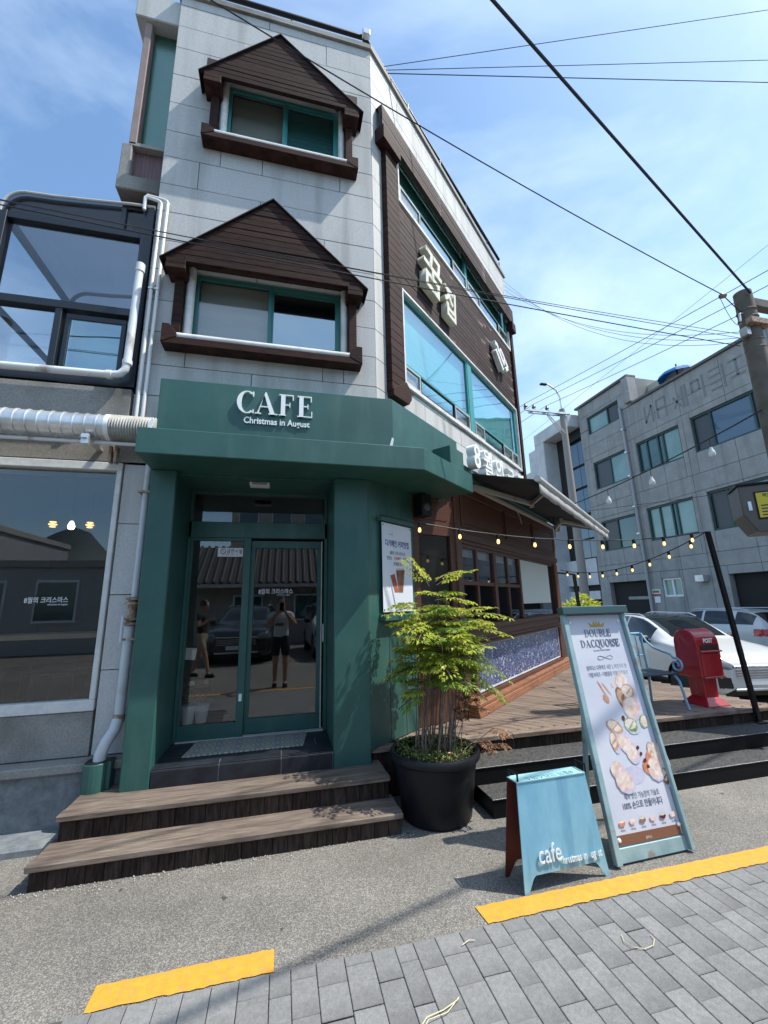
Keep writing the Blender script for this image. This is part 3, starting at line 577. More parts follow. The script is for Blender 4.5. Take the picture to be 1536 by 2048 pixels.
for i, (x, z, kind) in enumerate(((-2.07,2.28,0),(-1.92,2.27,1),(-1.77,2.28,0))):
    p = thing('pendant_lamp', ('left amber cage pendant lamp inside the display window','bright white pendant bulb between two amber lamps','right amber cage pendant lamp inside the display window')[i], 'lamp', (x,4.35,z), group='pendants in the display window')
    part('cord', MB().tube([(x,4.35,z+.05),(x,4.35,2.62)], .004, 6), G['black_metal'], p)
    if kind: part('bulb', MB().lathe([(.001,z-.035),(.022,z-.028),(.03,z-.005),(.022,z+.02),(.012,z+.045)], 16, Matrix.Translation((x,4.35,0))), G['lamp_on'], p, True)
    else:
        part('bulb', MB().lathe([(.001,z-.02),(.012,z-.012),(.014,z),(.008,z+.03)], 12, Matrix.Translation((x,4.35,0))), G['lamp_warm'], p, True)
        for k in range(3):
            rr = (.022,.032,.024)[k]
            part('cage_ring', MB().tube([(x+rr*math.cos(a*math.pi/8),4.35+rr*math.sin(a*math.pi/8),z-.02+k*.022) for a in range(17)], .004, 5), G['lamp_warm'], p)
letters('window_lettering', '8월의 크리스마스', .052, .001, Matrix.Translation((-1.80,3.858,1.57)), G['white_letter'], dw, sx=.8)
letters('window_lettering', 'christmas in august', .018, .001, Matrix.Translation((-1.72,3.858,1.548)), G['white_letter'], dw)
letters('door_lettering', '8월의 크리스마스', .055, .001, Matrix.Translation((-.06,4.139,1.62)), G['white_letter'], sl, sx=.8)
letters('door_lettering', 'christmas in august', .016, .001, Matrix.Translation((.01,4.139,1.602)), G['white_letter'], sl)
# sunroom
sun_r = thing('sunroom', 'dark framed glass sunroom with curved smoked roof above the left wing', 'sunroom', (-1.97,3.8,3.44))
nf = G['navy_frame']
def fbox(*a): return part('frame_bar', MB().box(*a), nf, sun_r, bevel=.003)
fbox(-1.445,-1.345,3.80,3.95,3.44,5.40); fbox(-2.60,-2.545,3.80,3.90,3.44,5.10)
fbox(-2.60,-1.445,3.81,3.90,5.03,5.10); fbox(-2.60,-1.445,3.805,3.90,4.16,4.235); fbox(-2.60,-1.445,3.81,3.90,3.44,3.53)
fbox(-2.05,-1.995,3.812,3.90,3.53,4.16)
fbox(-2.60,-2.55,3.90,6.4,5.03,5.10); fbox(-2.60,-2.55,3.90,6.4,3.44,3.50); fbox(-2.60,-2.545,6.4,6.46,3.44,5.10); fbox(-2.60,-1.35,6.4,6.45,5.03,5.10); fbox(-2.60,-2.555,3.9,6.4,4.16,4.21)
part('pane', MB().box(-2.545,-1.445,3.85,3.856,4.235,5.03), G['glass_sun'], sun_r)
part('pane', MB().box(-2.545,-2.05,3.85,3.856,3.53,4.16), G['glass_sun'], sun_r)
part('pane', MB().box(-2.575,-2.57,3.9,6.4,3.5,5.03), G['glass_sun'], sun_r)
sw = part('sash', MB().box(-1.97,-1.48,3.835,3.86,4.08,4.13).box(-1.97,-1.48,3.835,3.86,3.56,3.60).box(-1.97,-1.93,3.834,3.861,3.60,4.08).box(-1.52,-1.48,3.834,3.861,3.60,4.08), nf, sun_r, bevel=.003)
part('pane', MB().box(-1.93,-1.52,3.846,3.85,3.60,4.08), G['glass_blue'], sw)
part('curtain', MB().box(-1.97,-1.48,3.95,3.955,3.50,4.15), G['blind'], sw)
arc = [(-2.60,5.08)]+[(-2.42-.18*math.cos(a), 5.10+.22*math.sin(a)) for a in [R(d) for d in (10,25,40,55,70,85)]]+[(-2.2,5.33),(-1.9,5.36),(-1.55,5.40),(-1.345,5.41)]
part('roof_sheet', MB().sheet([[(x,y,z) for x, z in arc] for y in (3.80,6.45)]), G['glass_roof'], sun_r, True)
part('roof_edge', MB().tube([(x,3.80,z) for x, z in arc], .013, 8), G['aw_metal'], sun_r, True)
part('roof_edge', MB().tube([(x+.03,6.40,z-.06) for x, z in arc], .075, 8), G['blind'], sun_r, True)
part('roof_rib', MB().tube([(x,5.1,z-.02) for x, z in arc], .022, 6), nf, sun_r, True)
part('gable_pane', MB().prismy([(-2.6,5.10),(-1.445,5.10),(-1.445,5.39)]+[p for p in reversed(arc[:-1])], 3.84, 3.846), G['glass_roof'], sun_r)
part('gable_mullion', MB().box(-1.64,-1.60,3.815,3.87,5.10,5.385), nf, sun_r)
part('rear_wall', MB().box(-2.30,-1.36,6.47,6.52,3.44,5.02), mat('navy_rear_panel', (.035,.045,.075), .6), sun_r)
part('wall_lining', MB().box(-1.344,-1.336,3.96,6.5,3.44,5.40), G['granite_dark'], sun_r)
o = part('duct_riser', MB().tube([(-2.86,6.9,3.44),(-2.86,6.9,4.9),(-2.72,6.9,5.1)], .13, 16), G['galv'], None, True)
tag(o, 'vertical spiral metal duct seen through the sunroom glass', 'duct')
# air duct along the wing
du = thing('spiral_duct', 'horizontal silver spiral air duct running into the green canopy', 'duct', (-2,3.6,2.96))
pts = []; prof = []
x = -4.2
while x < -1.405:
    prof += [(.098,x),(.098,x+.066),(.105,x+.070),(.105,x+.076),(.098,x+.080)]; x += .08
MX = Matrix.Translation((0,3.60,2.96)) @ Matrix.Rotation(R(90),4,'Y')
part('duct_body', MB().lathe(prof, 28, MX), G['galv'], du, True)
part('collar', MB().lathe([(.107,-1.43),(.107,-1.395)], 28, MX), G['white'], du, True)
prof = []; x = -1.395
while x < -1.06: prof += [(.095,x),(.110,x+.010),(.095,x+.020)]; x += .02
part('ribbed_sleeve', MB().lathe(prof, 24, MX), G['flex'], du, True)
br = part('bracket', MB().box(-1.56,-1.52,3.48,3.80,2.82,2.845).box(-1.565,-1.515,3.50,3.53,2.78,2.86), G['galv'], du)
part('rusty_strut', MB().box(-1.44,-1.42,3.70,3.76,2.70,2.84).box(-1.40,-1.38,3.70,3.76,2.70,2.84), G['rust'], du)
o = part('conduit_pipe', MB().tube([(-4.2,3.62,2.835),(-1.1,3.62,2.835)], .016, 10), G['pvc'], None, True); tag(o, 'thin white pipe under the silver duct', 'pipe')
# waste pipe across the sunroom
pv = thing('waste_pipe', 'thick white plastic pipe bending across the sunroom front', 'pipe', (-1.4,3.7,3.5))
part('pipe', MB().tube([(-1.375,3.70,4.60),(-1.385,3.70,3.62),(-1.395,3.70,3.55),(-1.43,3.70,3.505),(-1.50,3.70,3.49),(-4.2,3.70,3.47)], .032, 14), G['pvc'], pv, True)
for c, d in (((-1.374,3.70,4.56),(-1.374,3.70,4.64)),((-1.384,3.70,3.60),(-1.385,3.70,3.64)),((-1.49,3.70,3.491),(-1.53,3.70,3.489))):
    part('coupling', MB().tube([c, d], .039, 14), G['pvc'], pv, True)
for i, (x, xt, zt) in enumerate(((-1.29,-1.283,5.45),(-1.24,-1.225,5.47))):
    t = thing('refrigerant_pipe', ('left thin white pipe climbing the granite strip','right thin white pipe climbing the granite strip')[i], 'pipe', (x,3.76,3.1), group='twin white pipes on the wall')
    part('pipe', MB().tube([(x,3.765,3.02),(xt,3.765,zt-.02),(xt-.01,3.765,zt),(xt-.04,3.765,zt+.012),(-1.41,3.765,zt+.03),(-1.43,3.765,zt+.0),(-1.43,3.77,zt-.12)], .0155, 10), G['pvc'], t, True)
    part('clip', MB().box(x-.018,x+.022,3.745,3.80,4.44,4.455), G['galv'], t)
# downpipe in front of the pilaster
dp = thing('downpipe', 'pale blue grey downpipe with a rusty valve left of the green pillar', 'pipe', (-1.17,3.72,.2))
part('upper_pipe', MB().tube([(-1.135,3.735,2.74),(-1.14,3.735,1.60)], .026, 14), G['pvc_blue'], dp, True)
vl = part('valve', MB().tube([(-1.145,3.735,1.60),(-1.15,3.735,1.36)], .034, 14), G['rust'], dp, True)
for z in (1.575,1.54,1.42,1.385): part('flange', MB().tube([(-1.146,3.735,z),(-1.146,3.735,z+.018)], .06, 12), G['rust'], vl, True)
part('lever', MB().box(-1.195,-1.175,3.655,3.667,1.25,1.46), G['pvc_blue'], vl, bevel=.004)
part('lower_pipe', MB().tube([(-1.152,3.73,1.38),(-1.158,3.73,.78),(-1.158,3.73,.70)], .036, 14), G['pvc_blue'], dp, True)
part('elbow', MB().tube([(-1.158,3.73,.72),(-1.17,3.70,.64),(-1.205,3.66,.57),(-1.225,3.64,.50),(-1.225,3.635,.42)], .04, 14), G['pvc_blue'], dp, True)
part('cuff', MB().tube([(-1.158,3.73,.74),(-1.16,3.725,.69)], .041, 14), G['rust'], dp, True)
part('yellow_tape', MB().tube([(-1.225,3.635,.42),(-1.225,3.635,.34)], .046, 14), mat('yellow_tape', (.62,.50,.18), .7), dp, True)
for z in (2.45,1.27): part('pipe_clamp', MB().box(-1.19,-1.10,3.695,3.80,z,z+.016), G['rust'], dp)
bx_ = thing('drain_box', 'small green rounded metal collar around the foot of the downpipe', 'planter', (-1.2,3.6,.28))
pts = [(-1.235+.075*math.cos(R(a)), 3.60+.055*math.sin(R(a))) for a in range(180,361,20)]+[(-1.135,3.60),(-1.135,3.70),(-1.31,3.70)]
part('shell', MB().prism(pts, .28, .46), G['green'], bx_, bevel=.003)
part('mouth', MB().prism([(p[0]*.94-.0735,p[1]*.94+.218) for p in pts], .461, .463), G['black_metal'], bx_)
# set-back stair bay with tall green window at the top left of the building
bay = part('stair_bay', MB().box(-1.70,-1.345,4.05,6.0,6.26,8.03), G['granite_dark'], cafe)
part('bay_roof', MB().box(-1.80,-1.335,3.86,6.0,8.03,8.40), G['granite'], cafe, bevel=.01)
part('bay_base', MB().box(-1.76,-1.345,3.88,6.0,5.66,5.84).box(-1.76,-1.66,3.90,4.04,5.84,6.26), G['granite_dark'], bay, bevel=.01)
part('bay_lining', MB().box(-1.66,-1.345,3.97,4.04,5.84,6.24), mat('brown_corrugated_panel', (.11,.06,.06), .6, col2=(.16,.09,.09), n=(2,1), stretch=(30,1,1)), bay)
part('bay_post', MB().box(-1.70,-1.63,3.90,4.05,6.26,8.03), mat('mauve_render', (.24,.18,.17), .8, col2=(.30,.23,.22), n=(4,4)), bay, bevel=.006)
part('bay_sill', MB().box(-1.70,-1.345,3.90,4.04,6.245,6.285), G['granite_dark'], bay)
part('pane', MB().box(-1.63,-1.345,4.0,4.006,6.285,8.03), glass('green_stair_glass', (.25,.55,.45), .07, rough=.25), bay)
part('blind', MB().box(-1.63,-1.345,4.03,4.036,6.285,8.03), mat('green_reeded_sheet', (.20,.40,.34), .5, col2=(.28,.52,.45), n=(2.5,4), stretch=(2,2,.5)), bay)

# ------------------------------------------------------------ wooden entrance steps
def board(name, x0, x1, y0, y1, z0, z1, m, parent, bev=.005):
    me = MB().box(-(x1-x0)/2,(x1-x0)/2,-(y1-y0)/2,(y1-y0)/2,0,z1-z0).mesh(name, m)
    return put(name, me, parent, loc=((x0+x1)/2,(y0+y1)/2,z0), bevel=bev)
stp = thing('wooden_steps', 'two weathered grey brown wooden steps in front of the green entrance', 'steps', (-.25,3.2,0))
def mitre(pts, z0, z1): return part('edge_board', MB().prism(pts, z0, z1), G['step'], stp, bevel=.005)
XL, XR = -1.33, .83
for (ya, yb, zt, xl, xr) in ((3.03,3.345,.135,XL,XR),(3.25,3.70,.282,-1.30,.80)):
    z0 = zt-.034
    w = .085
    board('tread_board', xl, xr, ya, ya+.10, z0, zt, G['step'], stp)
    yy = ya+.104
    while yy < yb-.02:
        y2 = min(yy+.115, yb); board('tread_board', xl+.006+(0 if yy > ya+.11 else 0), xr-.004, yy, y2-.004, z0, zt-rp_.uniform(0,.003), G['step'], stp); yy = y2
for (y, z0, z1, xl, xr) in ((3.055,.0,.101,XL+.015,XR-.01),(3.275,.10,.248,-1.285,.79)):
    x = xl
    while x < xr-.02:
        x2 = min(x+.093, xr); part('riser_board', MB().box(x+.0015, x2-.0015, y+rp_.uniform(0,.004), y+.022, z0, z1), G['riser'], stp, bevel=.002); x = x2
for x, s in ((XL+.02,1),(XR-.02,-1)):
    part('side_board', MB().box(x-.01,x+.01,3.08,3.70,0,.10), G['riser'], stp); part('side_board', MB().box(x+.03*s-.01,x+.03*s+.01,3.30,3.70,.101,.247), G['riser'], stp)
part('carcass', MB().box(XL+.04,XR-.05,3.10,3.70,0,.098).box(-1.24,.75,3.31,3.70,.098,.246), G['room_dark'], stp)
# mat on the porch
def mat_pattern():
    m, nt, b = newmat('patterned_mat'); N = nt.nodes; K = nt.links.new
    tc = N.new('ShaderNodeTexCoord'); mp = N.new('ShaderNodeMapping'); mp.inputs['Scale'].default_value = (6.5,8.5,1); K(tc.outputs['Object'], mp.inputs['Vector'])
    w1 = N.new('ShaderNodeVectorMath'); w1.operation = 'FRACTION'; K(mp.outputs['Vector'], w1.inputs[0])
    sb = N.new('ShaderNodeVectorMath'); sb.operation = 'SUBTRACT'; sb.inputs[1].default_value = (.5,.5,0); K(w1.outputs[0], sb.inputs[0])
    ln = N.new('ShaderNodeVectorMath'); ln.operation = 'LENGTH'; sep = N.new('ShaderNodeSeparateXYZ'); K(sb.outputs[0], sep.inputs[0]); cb = N.new('ShaderNodeCombineXYZ'); K(sep.outputs[0], cb.inputs[0]); K(sep.outputs[1], cb.inputs[1]); K(cb.outputs[0], ln.inputs[0])
    rp = N.new('ShaderNodeValToRGB'); rp.color_ramp.interpolation = 'CONSTANT'; e = rp.color_ramp.elements
    e[0].color = (.42,.40,.26,1); e[1].position = .12; e[1].color = (.12,.14,.14,1)
    for p, c in ((.24,(.38,.38,.30,1)),(.34,(.11,.13,.135,1)),(.44,(.30,.32,.30,1)),(.52,(.14,.16,.165,1))):
        q = e.new(p); q.color = c
    K(ln.outputs['Value'], rp.inputs['Fac']); no = N.new('ShaderNodeTexNoise'); no.inputs['Scale'].default_value = 160; K(tc.outputs['Object'], no.inputs['Vector'])
    mx = N.new('ShaderNodeMixRGB'); mx.inputs['Fac'].default_value = .35; mx.inputs['Color2'].default_value = (.22,.23,.21,1); K(rp.outputs['Color'], mx.inputs['Color1']); K(mx.outputs['Color'], b.inputs['Base Color'])
    bp = N.new('ShaderNodeBump'); bp.inputs['Strength'].default_value = .6; bp.inputs['Distance'].default_value = .004; K(no.outputs['Fac'], bp.inputs['Height']); K(bp.outputs['Normal'], b.inputs['Normal']); b.inputs['Roughness'].default_value = .95
    return m
o = part('door_mat', MB().prism([(-.70,3.69),(.20,3.70),(.25,4.06),(-.66,4.06)], .4055, .415), mat_pattern(), bevel=.003); tag(o, 'grey green patterned door mat on the black tiled porch', 'mat')

# ------------------------------------------------------------ deck and black steps on the right
deck = thing('timber_deck', 'weathered timber deck in front of the mosaic shopfront', 'deck', (3,4,0))
ang = math.atan2(-SN.y, -SN.x)   # boards run square to the shopfront
bw = .095; i = 0; s = -.75
mdk = {}
while s < 6.1:
    s0, s1 = s, s+bw
    # clip the board strip (constant s, varying off) to deck outline: y>=3.66, off>=.30, x<=5.05 and inner limit
    c = (s0+s1)/2; pt = lambda off: P0+SD*c+SN*off
    # front limit: y = 3.8+SD.y*c+SN.y*off >= 3.67
    offmax = (3.8+SD.y*c-3.67)/(-SN.y)
    offx = (5.06-(.88+SD.x*c))/SN.x
    o0 = .115 if c < .45 else (.12+.20*min(1,(c-.42)/.56) if c < .98 else .33)
    offm = min(offmax, offx, 3.0)
    if offm > o0+.03:
        mid = (o0+offm)/2; l = offm-o0
        me = MB().box(-l/2, l/2, -(bw-.006)/2, (bw-.006)/2, -.028, 0).mesh('deck_board', G['deck'])
        p = P0+SD*c+SN*mid; put('deck_board', me, deck, loc=(p.x,p.y,.372-rp_.uniform(0,.002)), rot=(0,0,ang), bevel=.003)
    s += bw
x = .73
while x < 5.06:
    x2 = min(x+rp_.uniform(1.1,1.6), 5.06)
    board('edge_board', x+.001, x2-.001, 3.575, 3.668, .335, .374, G['deck'], deck); x = x2
x = .74
while x < 5.04:
    x2 = min(x+.098, 5.04); part('riser_board', MB().box(x+.0015,x2-.0015,3.60+rp_.uniform(0,.004),3.622,.0,.334), G['riser'], deck, bevel=.002); x = x2
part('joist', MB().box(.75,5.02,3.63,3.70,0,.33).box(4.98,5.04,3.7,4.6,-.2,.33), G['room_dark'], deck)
bs = thing('metal_steps', 'two black chequer plate steps below the timber deck', 'steps', (3,3.3,0))
for (x0, ya, yb, zt) in ((1.50,3.055,3.31,.122),(1.38,3.30,3.60,.243)):
    part('tread_plate', MB().box(x0,5.04,ya,yb,zt-.006,zt), G['tread'], bs, bevel=.002)
    part('riser_plate', MB().box(x0,5.04,ya+.006,ya+.014,zt-.125 if zt > .2 else 0,zt-.0061), mat('black_chequer_riser', (.006,.0065,.008), .55, spec=.15, bump=(80,.7,.004)) if zt < .2 else bpy.data.materials['black_chequer_riser'], bs)
    part('nosing', MB().tube([(x0,ya+.004,zt-.003),(5.04,ya+.004,zt-.003)], .0035, 8), G['galv'], bs, True)
    part('end_plate', MB().box(x0,x0+.006,ya+.015,3.6,0,zt-.007), G['black_metal'], bs)

# loose grit swept against the foot of the steps
gr = MB(); qg = random.Random(9)
for i in range(420):
    x = qg.uniform(-1.4,.9); y = 3.05-abs(qg.gauss(0,.05)); r = qg.uniform(.002,.006); c = Vector((x,y,r*.6+.002)); pts_ = [c+Vector((qg.uniform(.6,1)*r*math.cos(a),qg.uniform(.6,1)*r*math.sin(a),0)) for a in (0,1.57,3.14,4.71)]
    gr.add(pts_+[c+Vector((0,0,r*.8))], [(0,1,4),(1,2,4),(2,3,4),(3,0,4)])
o = part('grit', gr, mat('pale_grit', (.34,.31,.27), .9, col2=(.5,.47,.42), n=(40,2)), None, recalc=False); tag(o, 'pale grit swept against the foot of the wooden steps', 'grit', kind='stuff')
# ------------------------------------------------------------ serif capitals built from strokes (unit cap height)
def serif_word(mb, word, size, depth, M, track=.10, bold=1.0):
    x = 0; T = .155*bold; t = .045; sh = .045; sv = .075
    eps = [0]
    def bar(x0, y0, x1, y1):
        e = eps[0] = eps[0]+1; d = depth+.00012*e
        mb.box(x0*size, x1*size, -d, 0, y0*size, y1*size, M)
    def quad(pts):
        e = eps[0] = eps[0]+1; d = depth+.00012*e
        mb.prismy([(p[0]*size, p[1]*size) for p in pts], -d, 0, M)
    def arc(cx, cy, rx, ry, tx, ty, a0, a1, n=22):
        e = eps[0] = eps[0]+1; d = depth+.00012*e
        for i in range(n):
            a, b = R(a0+(a1-a0)*i/n), R(a0+(a1-a0)*(i+1)/n)
            mb.prismy([((cx+rr[0]*math.cos(q))*size, (cy+rr[1]*math.sin(q))*size) for q, rr in ((a,(rx,ry)),(b,(rx,ry)),(b,(rx-tx,ry-ty)),(a,(rx-tx,ry-ty)))], -d, 0, M)
    for ch in word:
        if ch == ' ': x += .35; continue
        if ch in 'EFL':
            w = .62
            bar(x+.08,0,x+.08+T,1); bar(x,0,x+.3,sh); 
            if ch != 'L': bar(x,1-sh,x+w,1); bar(x+w-sh,1-.26,x+w,1-sh); bar(x+.08+T,.49,x+.46,.49+t); bar(x+.44,.40,x+.48,.62)
            else: bar(x,1-sh,x+.34,1)
            if ch != 'F': bar(x+.3,0,x+w+.03,sh); bar(x+w-.01,sh,x+w+.03,.28)
            x += w+.05
        elif ch == 'C':
            arc(x+.42,.5,.42,.52,T,t,52,308); bar(x+.64,.78,x+.69,1.0); bar(x+.655,.0,x+.695,.18); x += .74
        elif ch in 'OQ':
            arc(x+.42,.5,.42,.52,T,t,0,360,32)
            if ch == 'Q': quad([(x+.40,.06),(x+.80,-.26),(x+.95,-.22),(x+.93,-.18),(x+.80,-.18),(x+.52,.06)])
            x += .86
        elif ch == 'A':
            quad([(x+.40,1.02),(x+.46,1.02),(x+.84,0),(x+.84-T*1.1,0),(x+.385,.87)]); quad([(x+.40,1.0),(x+.14,0),(x+.08,0),(x+.385,.90)])
            bar(x+.22,.32,x+.60,.32+t); bar(x,0,x+.26,sh); bar(x+.56,0,x+.94,sh); x += .94
        elif ch == 'D':
            bar(x+.08,0,x+.08+T,1); bar(x,0,x+.36,sh); bar(x,1-sh,x+.36,1); arc(x+.34,.5,.45,.5,T,t,-90,90); x += .83
        elif ch == 'B':
            bar(x+.08,0,x+.08+T,1); bar(x,0,x+.36,sh); bar(x,1-sh,x+.36,1); bar(x+.2,.50,x+.36,.50+t)
            arc(x+.34,.27,.33,.27,T,t,-90,90,14); arc(x+.34,.76,.28,.24,T*.9,t,-90,90,14); x += .70
        elif ch == 'U':
            bar(x+.08,.30,x+.08+T,1); bar(x,1-sh,x+.32,1); bar(x+.66,.30,x+.70,1); bar(x+.54,1-sh,x+.82,1); arc(x+.39,.31,.31,.33,T,t,180,292); arc(x+.39,.31,.31,.33,.04,t,292,360,8); x += .84
        elif ch == 'I':
            bar(x+.08,0,x+.08+T,1); bar(x,0,x+.32,sh); bar(x,1-sh,x+.32,1); x += .34
        elif ch == 'S':
            arc(x+.28,.75,.26,.27,.09,t,20,180,14); arc(x+.28,.26,.28,.28,.09,t,-160,10,14)
            quad([(x+.02,.78),(x+.12,.70),(x+.56,.24),(x+.56,.36),(x+.12,.86),(x+.02,.74)]); bar(x+.50,.72,x+.545,1); bar(x,0,x+.045,.28); x += .58
        x += track
    return x-track
cs = thing('cafe_sign', 'white serif cafe lettering on the green fascia with small text below', 'sign', (-.1,3.54,3.16))
for k, (ch, x0) in enumerate((('C',-.435),('A',-.282),('F',-.078),('E',.082))):
    m_ = MB(); serif_word(m_, ch, .205, .02, Matrix.Translation((x0,3.540,3.155)), bold=1.2)
    part('letter', m_, G['white_letter'], cs)
letters('small_lettering', 'Christmas in August', .083, .012, Matrix.Translation((-.09,3.543,3.065)), G['white_letter'], cs, offset=.0016, sx=.83)
# ------------------------------------------------------------ lettering on the side wall
def stroke(mb, pts, w, d, M, e=0):
    for i in range(len(pts)-1):
        a, b = Vector(pts[i]), Vector(pts[i+1]); t = (b-a).normalized(); nn = Vector((-t.y, t.x))*w/2
        a2 = a-t*(w*.12 if i else 0); b2 = b+t*(w*.12)
        mb.prismy([tuple(a2-nn), tuple(b2-nn), tuple(b2+nn), tuple(a2+nn)], -d-e-.0008*i, -.03, M)
ls = thing('brush_letters', 'large cream brush style letters on the timber cladding', 'sign', tuple(sp(1.4,.03,5.6)))
for c_, sz_, s_, z_, ro in (('꿈',.72,1.16,5.60,-6),('집',.56,1.68,5.50,-4)):
    me = text(c_, sz_, .10, MS @ Matrix.Translation((s_,-.02,z_)) @ Matrix.Rotation(R(-ro),4,'Y'), offset=.012, sx=.80); me.materials.append(G['cream']); o = put('letter', me, ls)
gl = [[(3.46,6.06),(3.58,6.06),(3.62,5.94)], [(3.48,5.92),(3.62,5.80),(3.78,5.66)], [(3.62,5.98),(3.74,5.88),(3.86,5.80)], [(3.70,6.04),(3.84,5.98),(3.98,5.86)], [(3.84,5.84),(3.94,5.90),(4.04,5.82),(3.92,5.72)]]
m_ = MB()
for i, g_ in enumerate(gl): stroke(m_, g_, .085, .12, MS, .002*i)
o = thing('small_brush_letters', 'smaller white brush lettering at the far end of the cladding', 'sign', tuple(sp(3.7,.03,5.7))); part('letter', m_, G['white_stone'], o, bevel=.005)
# white channel letters above the awning
MC = frame(sp(0,.50,0), SD)
ch = thing('channel_letter_sign', 'white channel letters standing on a green box above the awning', 'sign', tuple(sp(2,.4,2.95)))
part('letter_box', MB(MC).box(.72,4.6,.05,.23,2.88,3.02), G['green'], ch, bevel=.004)
part('end_box', MB(MC).box(.66,.98,.03,.24,2.90,3.14), G['green'], ch, bevel=.004)
x = 1.02
for c, w in (('8',.26),('월',.36),('의',.36),('크',.42),('리',.42),('스',.42),('마',.42),('스',.42)):
    me = text(c, .40 if c == '8' else .36, .10, MC @ Matrix.Translation((x+w/2,.03,2.99)), offset=.004, sx=.95); me.materials.append(G['white_letter']); put('letter', me, ch); x += w+.02
# small torn white strips on the canopy
for i, (x, y, z, lab) in enumerate(((.90,3.38,2.80,'thin torn white bracket standing on the right of the canopy'),(-1.05,3.34,2.80,'thin white bracket on the left end of the canopy'))):
    o = part('cable_bracket', MB().prismy([(x-.03,z),(x+.01,z),(x+.035,z+.15),(x+.02,z+.165)], y, y+.012), G['white'], bevel=.001); tag(o, lab, 'bracket')
# ------------------------------------------------------------ awning
aw = thing('awning', 'charcoal retractable awning with pale folding arms over the shop window', 'awning', tuple(sp(3,.35,2.9)))
S0, S1 = 1.06, 5.38
rows = []
for off, z in ((.36,2.955),(.60,2.885),(.90,2.795),(1.22,2.70)):
    rows.append([tuple(sp(S0+(S1-S0)*k/10, off, z-.012*math.sin(math.pi*k/10)*(1 if .4 < off < 1.2 else 0))) for k in range(11)])
fab = part('fabric', MB().sheet(rows), G['aw_fabric'], aw, True); fm = fab.modifiers.new('thick', 'SOLIDIFY'); fm.thickness = .004
m_ = MB(); n = 90; top = []; bot = []
for k in range(n+1):
    s = S0+(S1-S0)*k/n; wv = .006*math.sin(k*.5)+.003*math.sin(k*1.3)
    top.append(tuple(sp(s,1.235,2.69))); bot.append(tuple(sp(s,1.235+wv,2.555-.012*abs(math.sin(k*.42)))))
va_ = part('valance', m_.sheet([top, bot]), G['aw_val'], aw, True); fm = va_.modifiers.new('thick', 'SOLIDIFY'); fm.thickness = .003
part('front_bar', MB().tube([sp(S0-.02,1.23,2.705), sp(S1+.02,1.23,2.705)], .034, 14), G['aw_metal'], aw, True)
part('rear_bar', MB().beam(sp(S0-.03,.37,2.845), sp(S1,.37,2.845), .045, .045), G['aw_metal'], aw, bevel=.004)
part('roller', MB().tube([sp(S0,.37,2.96), sp(S1,.37,2.96)], .04, 12), G['aw_fabric'], aw, True)
for s in (S0,S1-.02): part('end_bracket', MB(MS).box(s-.04,s+.02,-.44,-.32,2.80,2.99), G['aw_metal'], aw, bevel=.01)
for sa, sb, sg in ((1.35,2.42,1.55),(5.15,4.0,4.85)):
    a = sp(sa,.40,2.84); e = sp(sb,.76,2.765); f_ = sp(sg,1.20,2.70)
    arm = part('folding_arm', MB().beam(a, e, .035, .06).beam(e, f_, .03, .05), G['aw_metal'], aw, bevel=.004)
    part('elbow_joint', MB().lathe([(.03,-.045),(.03,.045)], 14, Matrix.Translation(e)), G['aw_metal'], arm, True)
part('crank_eye', MB().tube([sp(2.9,.40,2.80), sp(2.9,.44,2.70), sp(2.92,.45,2.60)], .008, 6), G['aw_metal'], aw)
part('pull_rod', MB().tube([sp(3.35,.80,2.72), sp(3.42,.78,2.42)], .006, 6), G['black_metal'], aw)
# ------------------------------------------------------------ banner on the green corner panel
bn = thing('wall_banner', 'tall white cloth banner with blue heading and iced coffee picture', 'banner', tuple(sp(.1,.17,1.4)))
MBn = frame(qa, qb-qa)   # along the corner panel
bx0, bx1, bz0, bz1 = .15, .62, 1.43, 2.23
part('cloth', MB(MBn).box(bx0,bx1,-.034,-.031,bz0,bz1), mat('banner_cloth', (.70,.72,.78), .7, col2=(.62,.65,.74), n=(2.5,2)), bn)
part('top_rail', MB(MBn).box(bx0-.03,bx1+.03,-.06,-.001,bz1+.01,bz1+.05), G['green'], bn, bevel=.004)
part('bottom_rail', MB(MBn).box(bx0-.02,bx1+.03,-.075,-.001,bz0-.075,bz0-.02), G['green'], bn, bevel=.004)
for x in (bx0+.015,bx1-.015):
    for z in (bz0+.02,bz1-.02): part('eyelet', MB(MBn).box(x-.005,x+.005,-.040,-.034,z-.005,z+.005), G['black_metal'], bn)
navy = mat('navy_print', (.03,.03,.22), .6); ink = mat('dark_ink', (.05,.05,.07), .6); red = mat('red_print', (.55,.03,.05), .6)
bc = (bx0+bx1)/2
def btext(body, size, x, z, m, off=0, sx=.8): letters('print', body, size, .0006, MBn @ Matrix.Translation((x,-.0345,z)), m, bn, offset=off, sx=sx)
btext('디카페인 커피맛집', .070, bc, 2.02, navy, .0014, .72); btext('8월의 크리스마스의', .038, bc, 1.945, ink, .0004); btext('맛있는', .038, bc-.13, 1.895, ink, .0004); btext('디카페인', .038, bc-.005, 1.895, red, .0006); btext('커피를', .038, bc+.125, 1.895, ink, .0004); btext('추천합니다', .038, bc, 1.845, ink, .0004)
btext('* * * *', .03, bc-.10, 2.115, ink)
cup = mat('coffee_print', (.10,.035,.02), .6, col2=(.34,.16,.09), n=(9,4), stretch=(1,1,.4)); cup2 = mat('tea_print', (.22,.03,.03), .6, col2=(.40,.12,.07), n=(9,4))
part('print', MB(MBn).prismy([(bc-.06,1.60),(bc+.0,1.60),(bc-.055,1.77),(bc-.125,1.75)], -.0352, -.0345), cup2, bn)
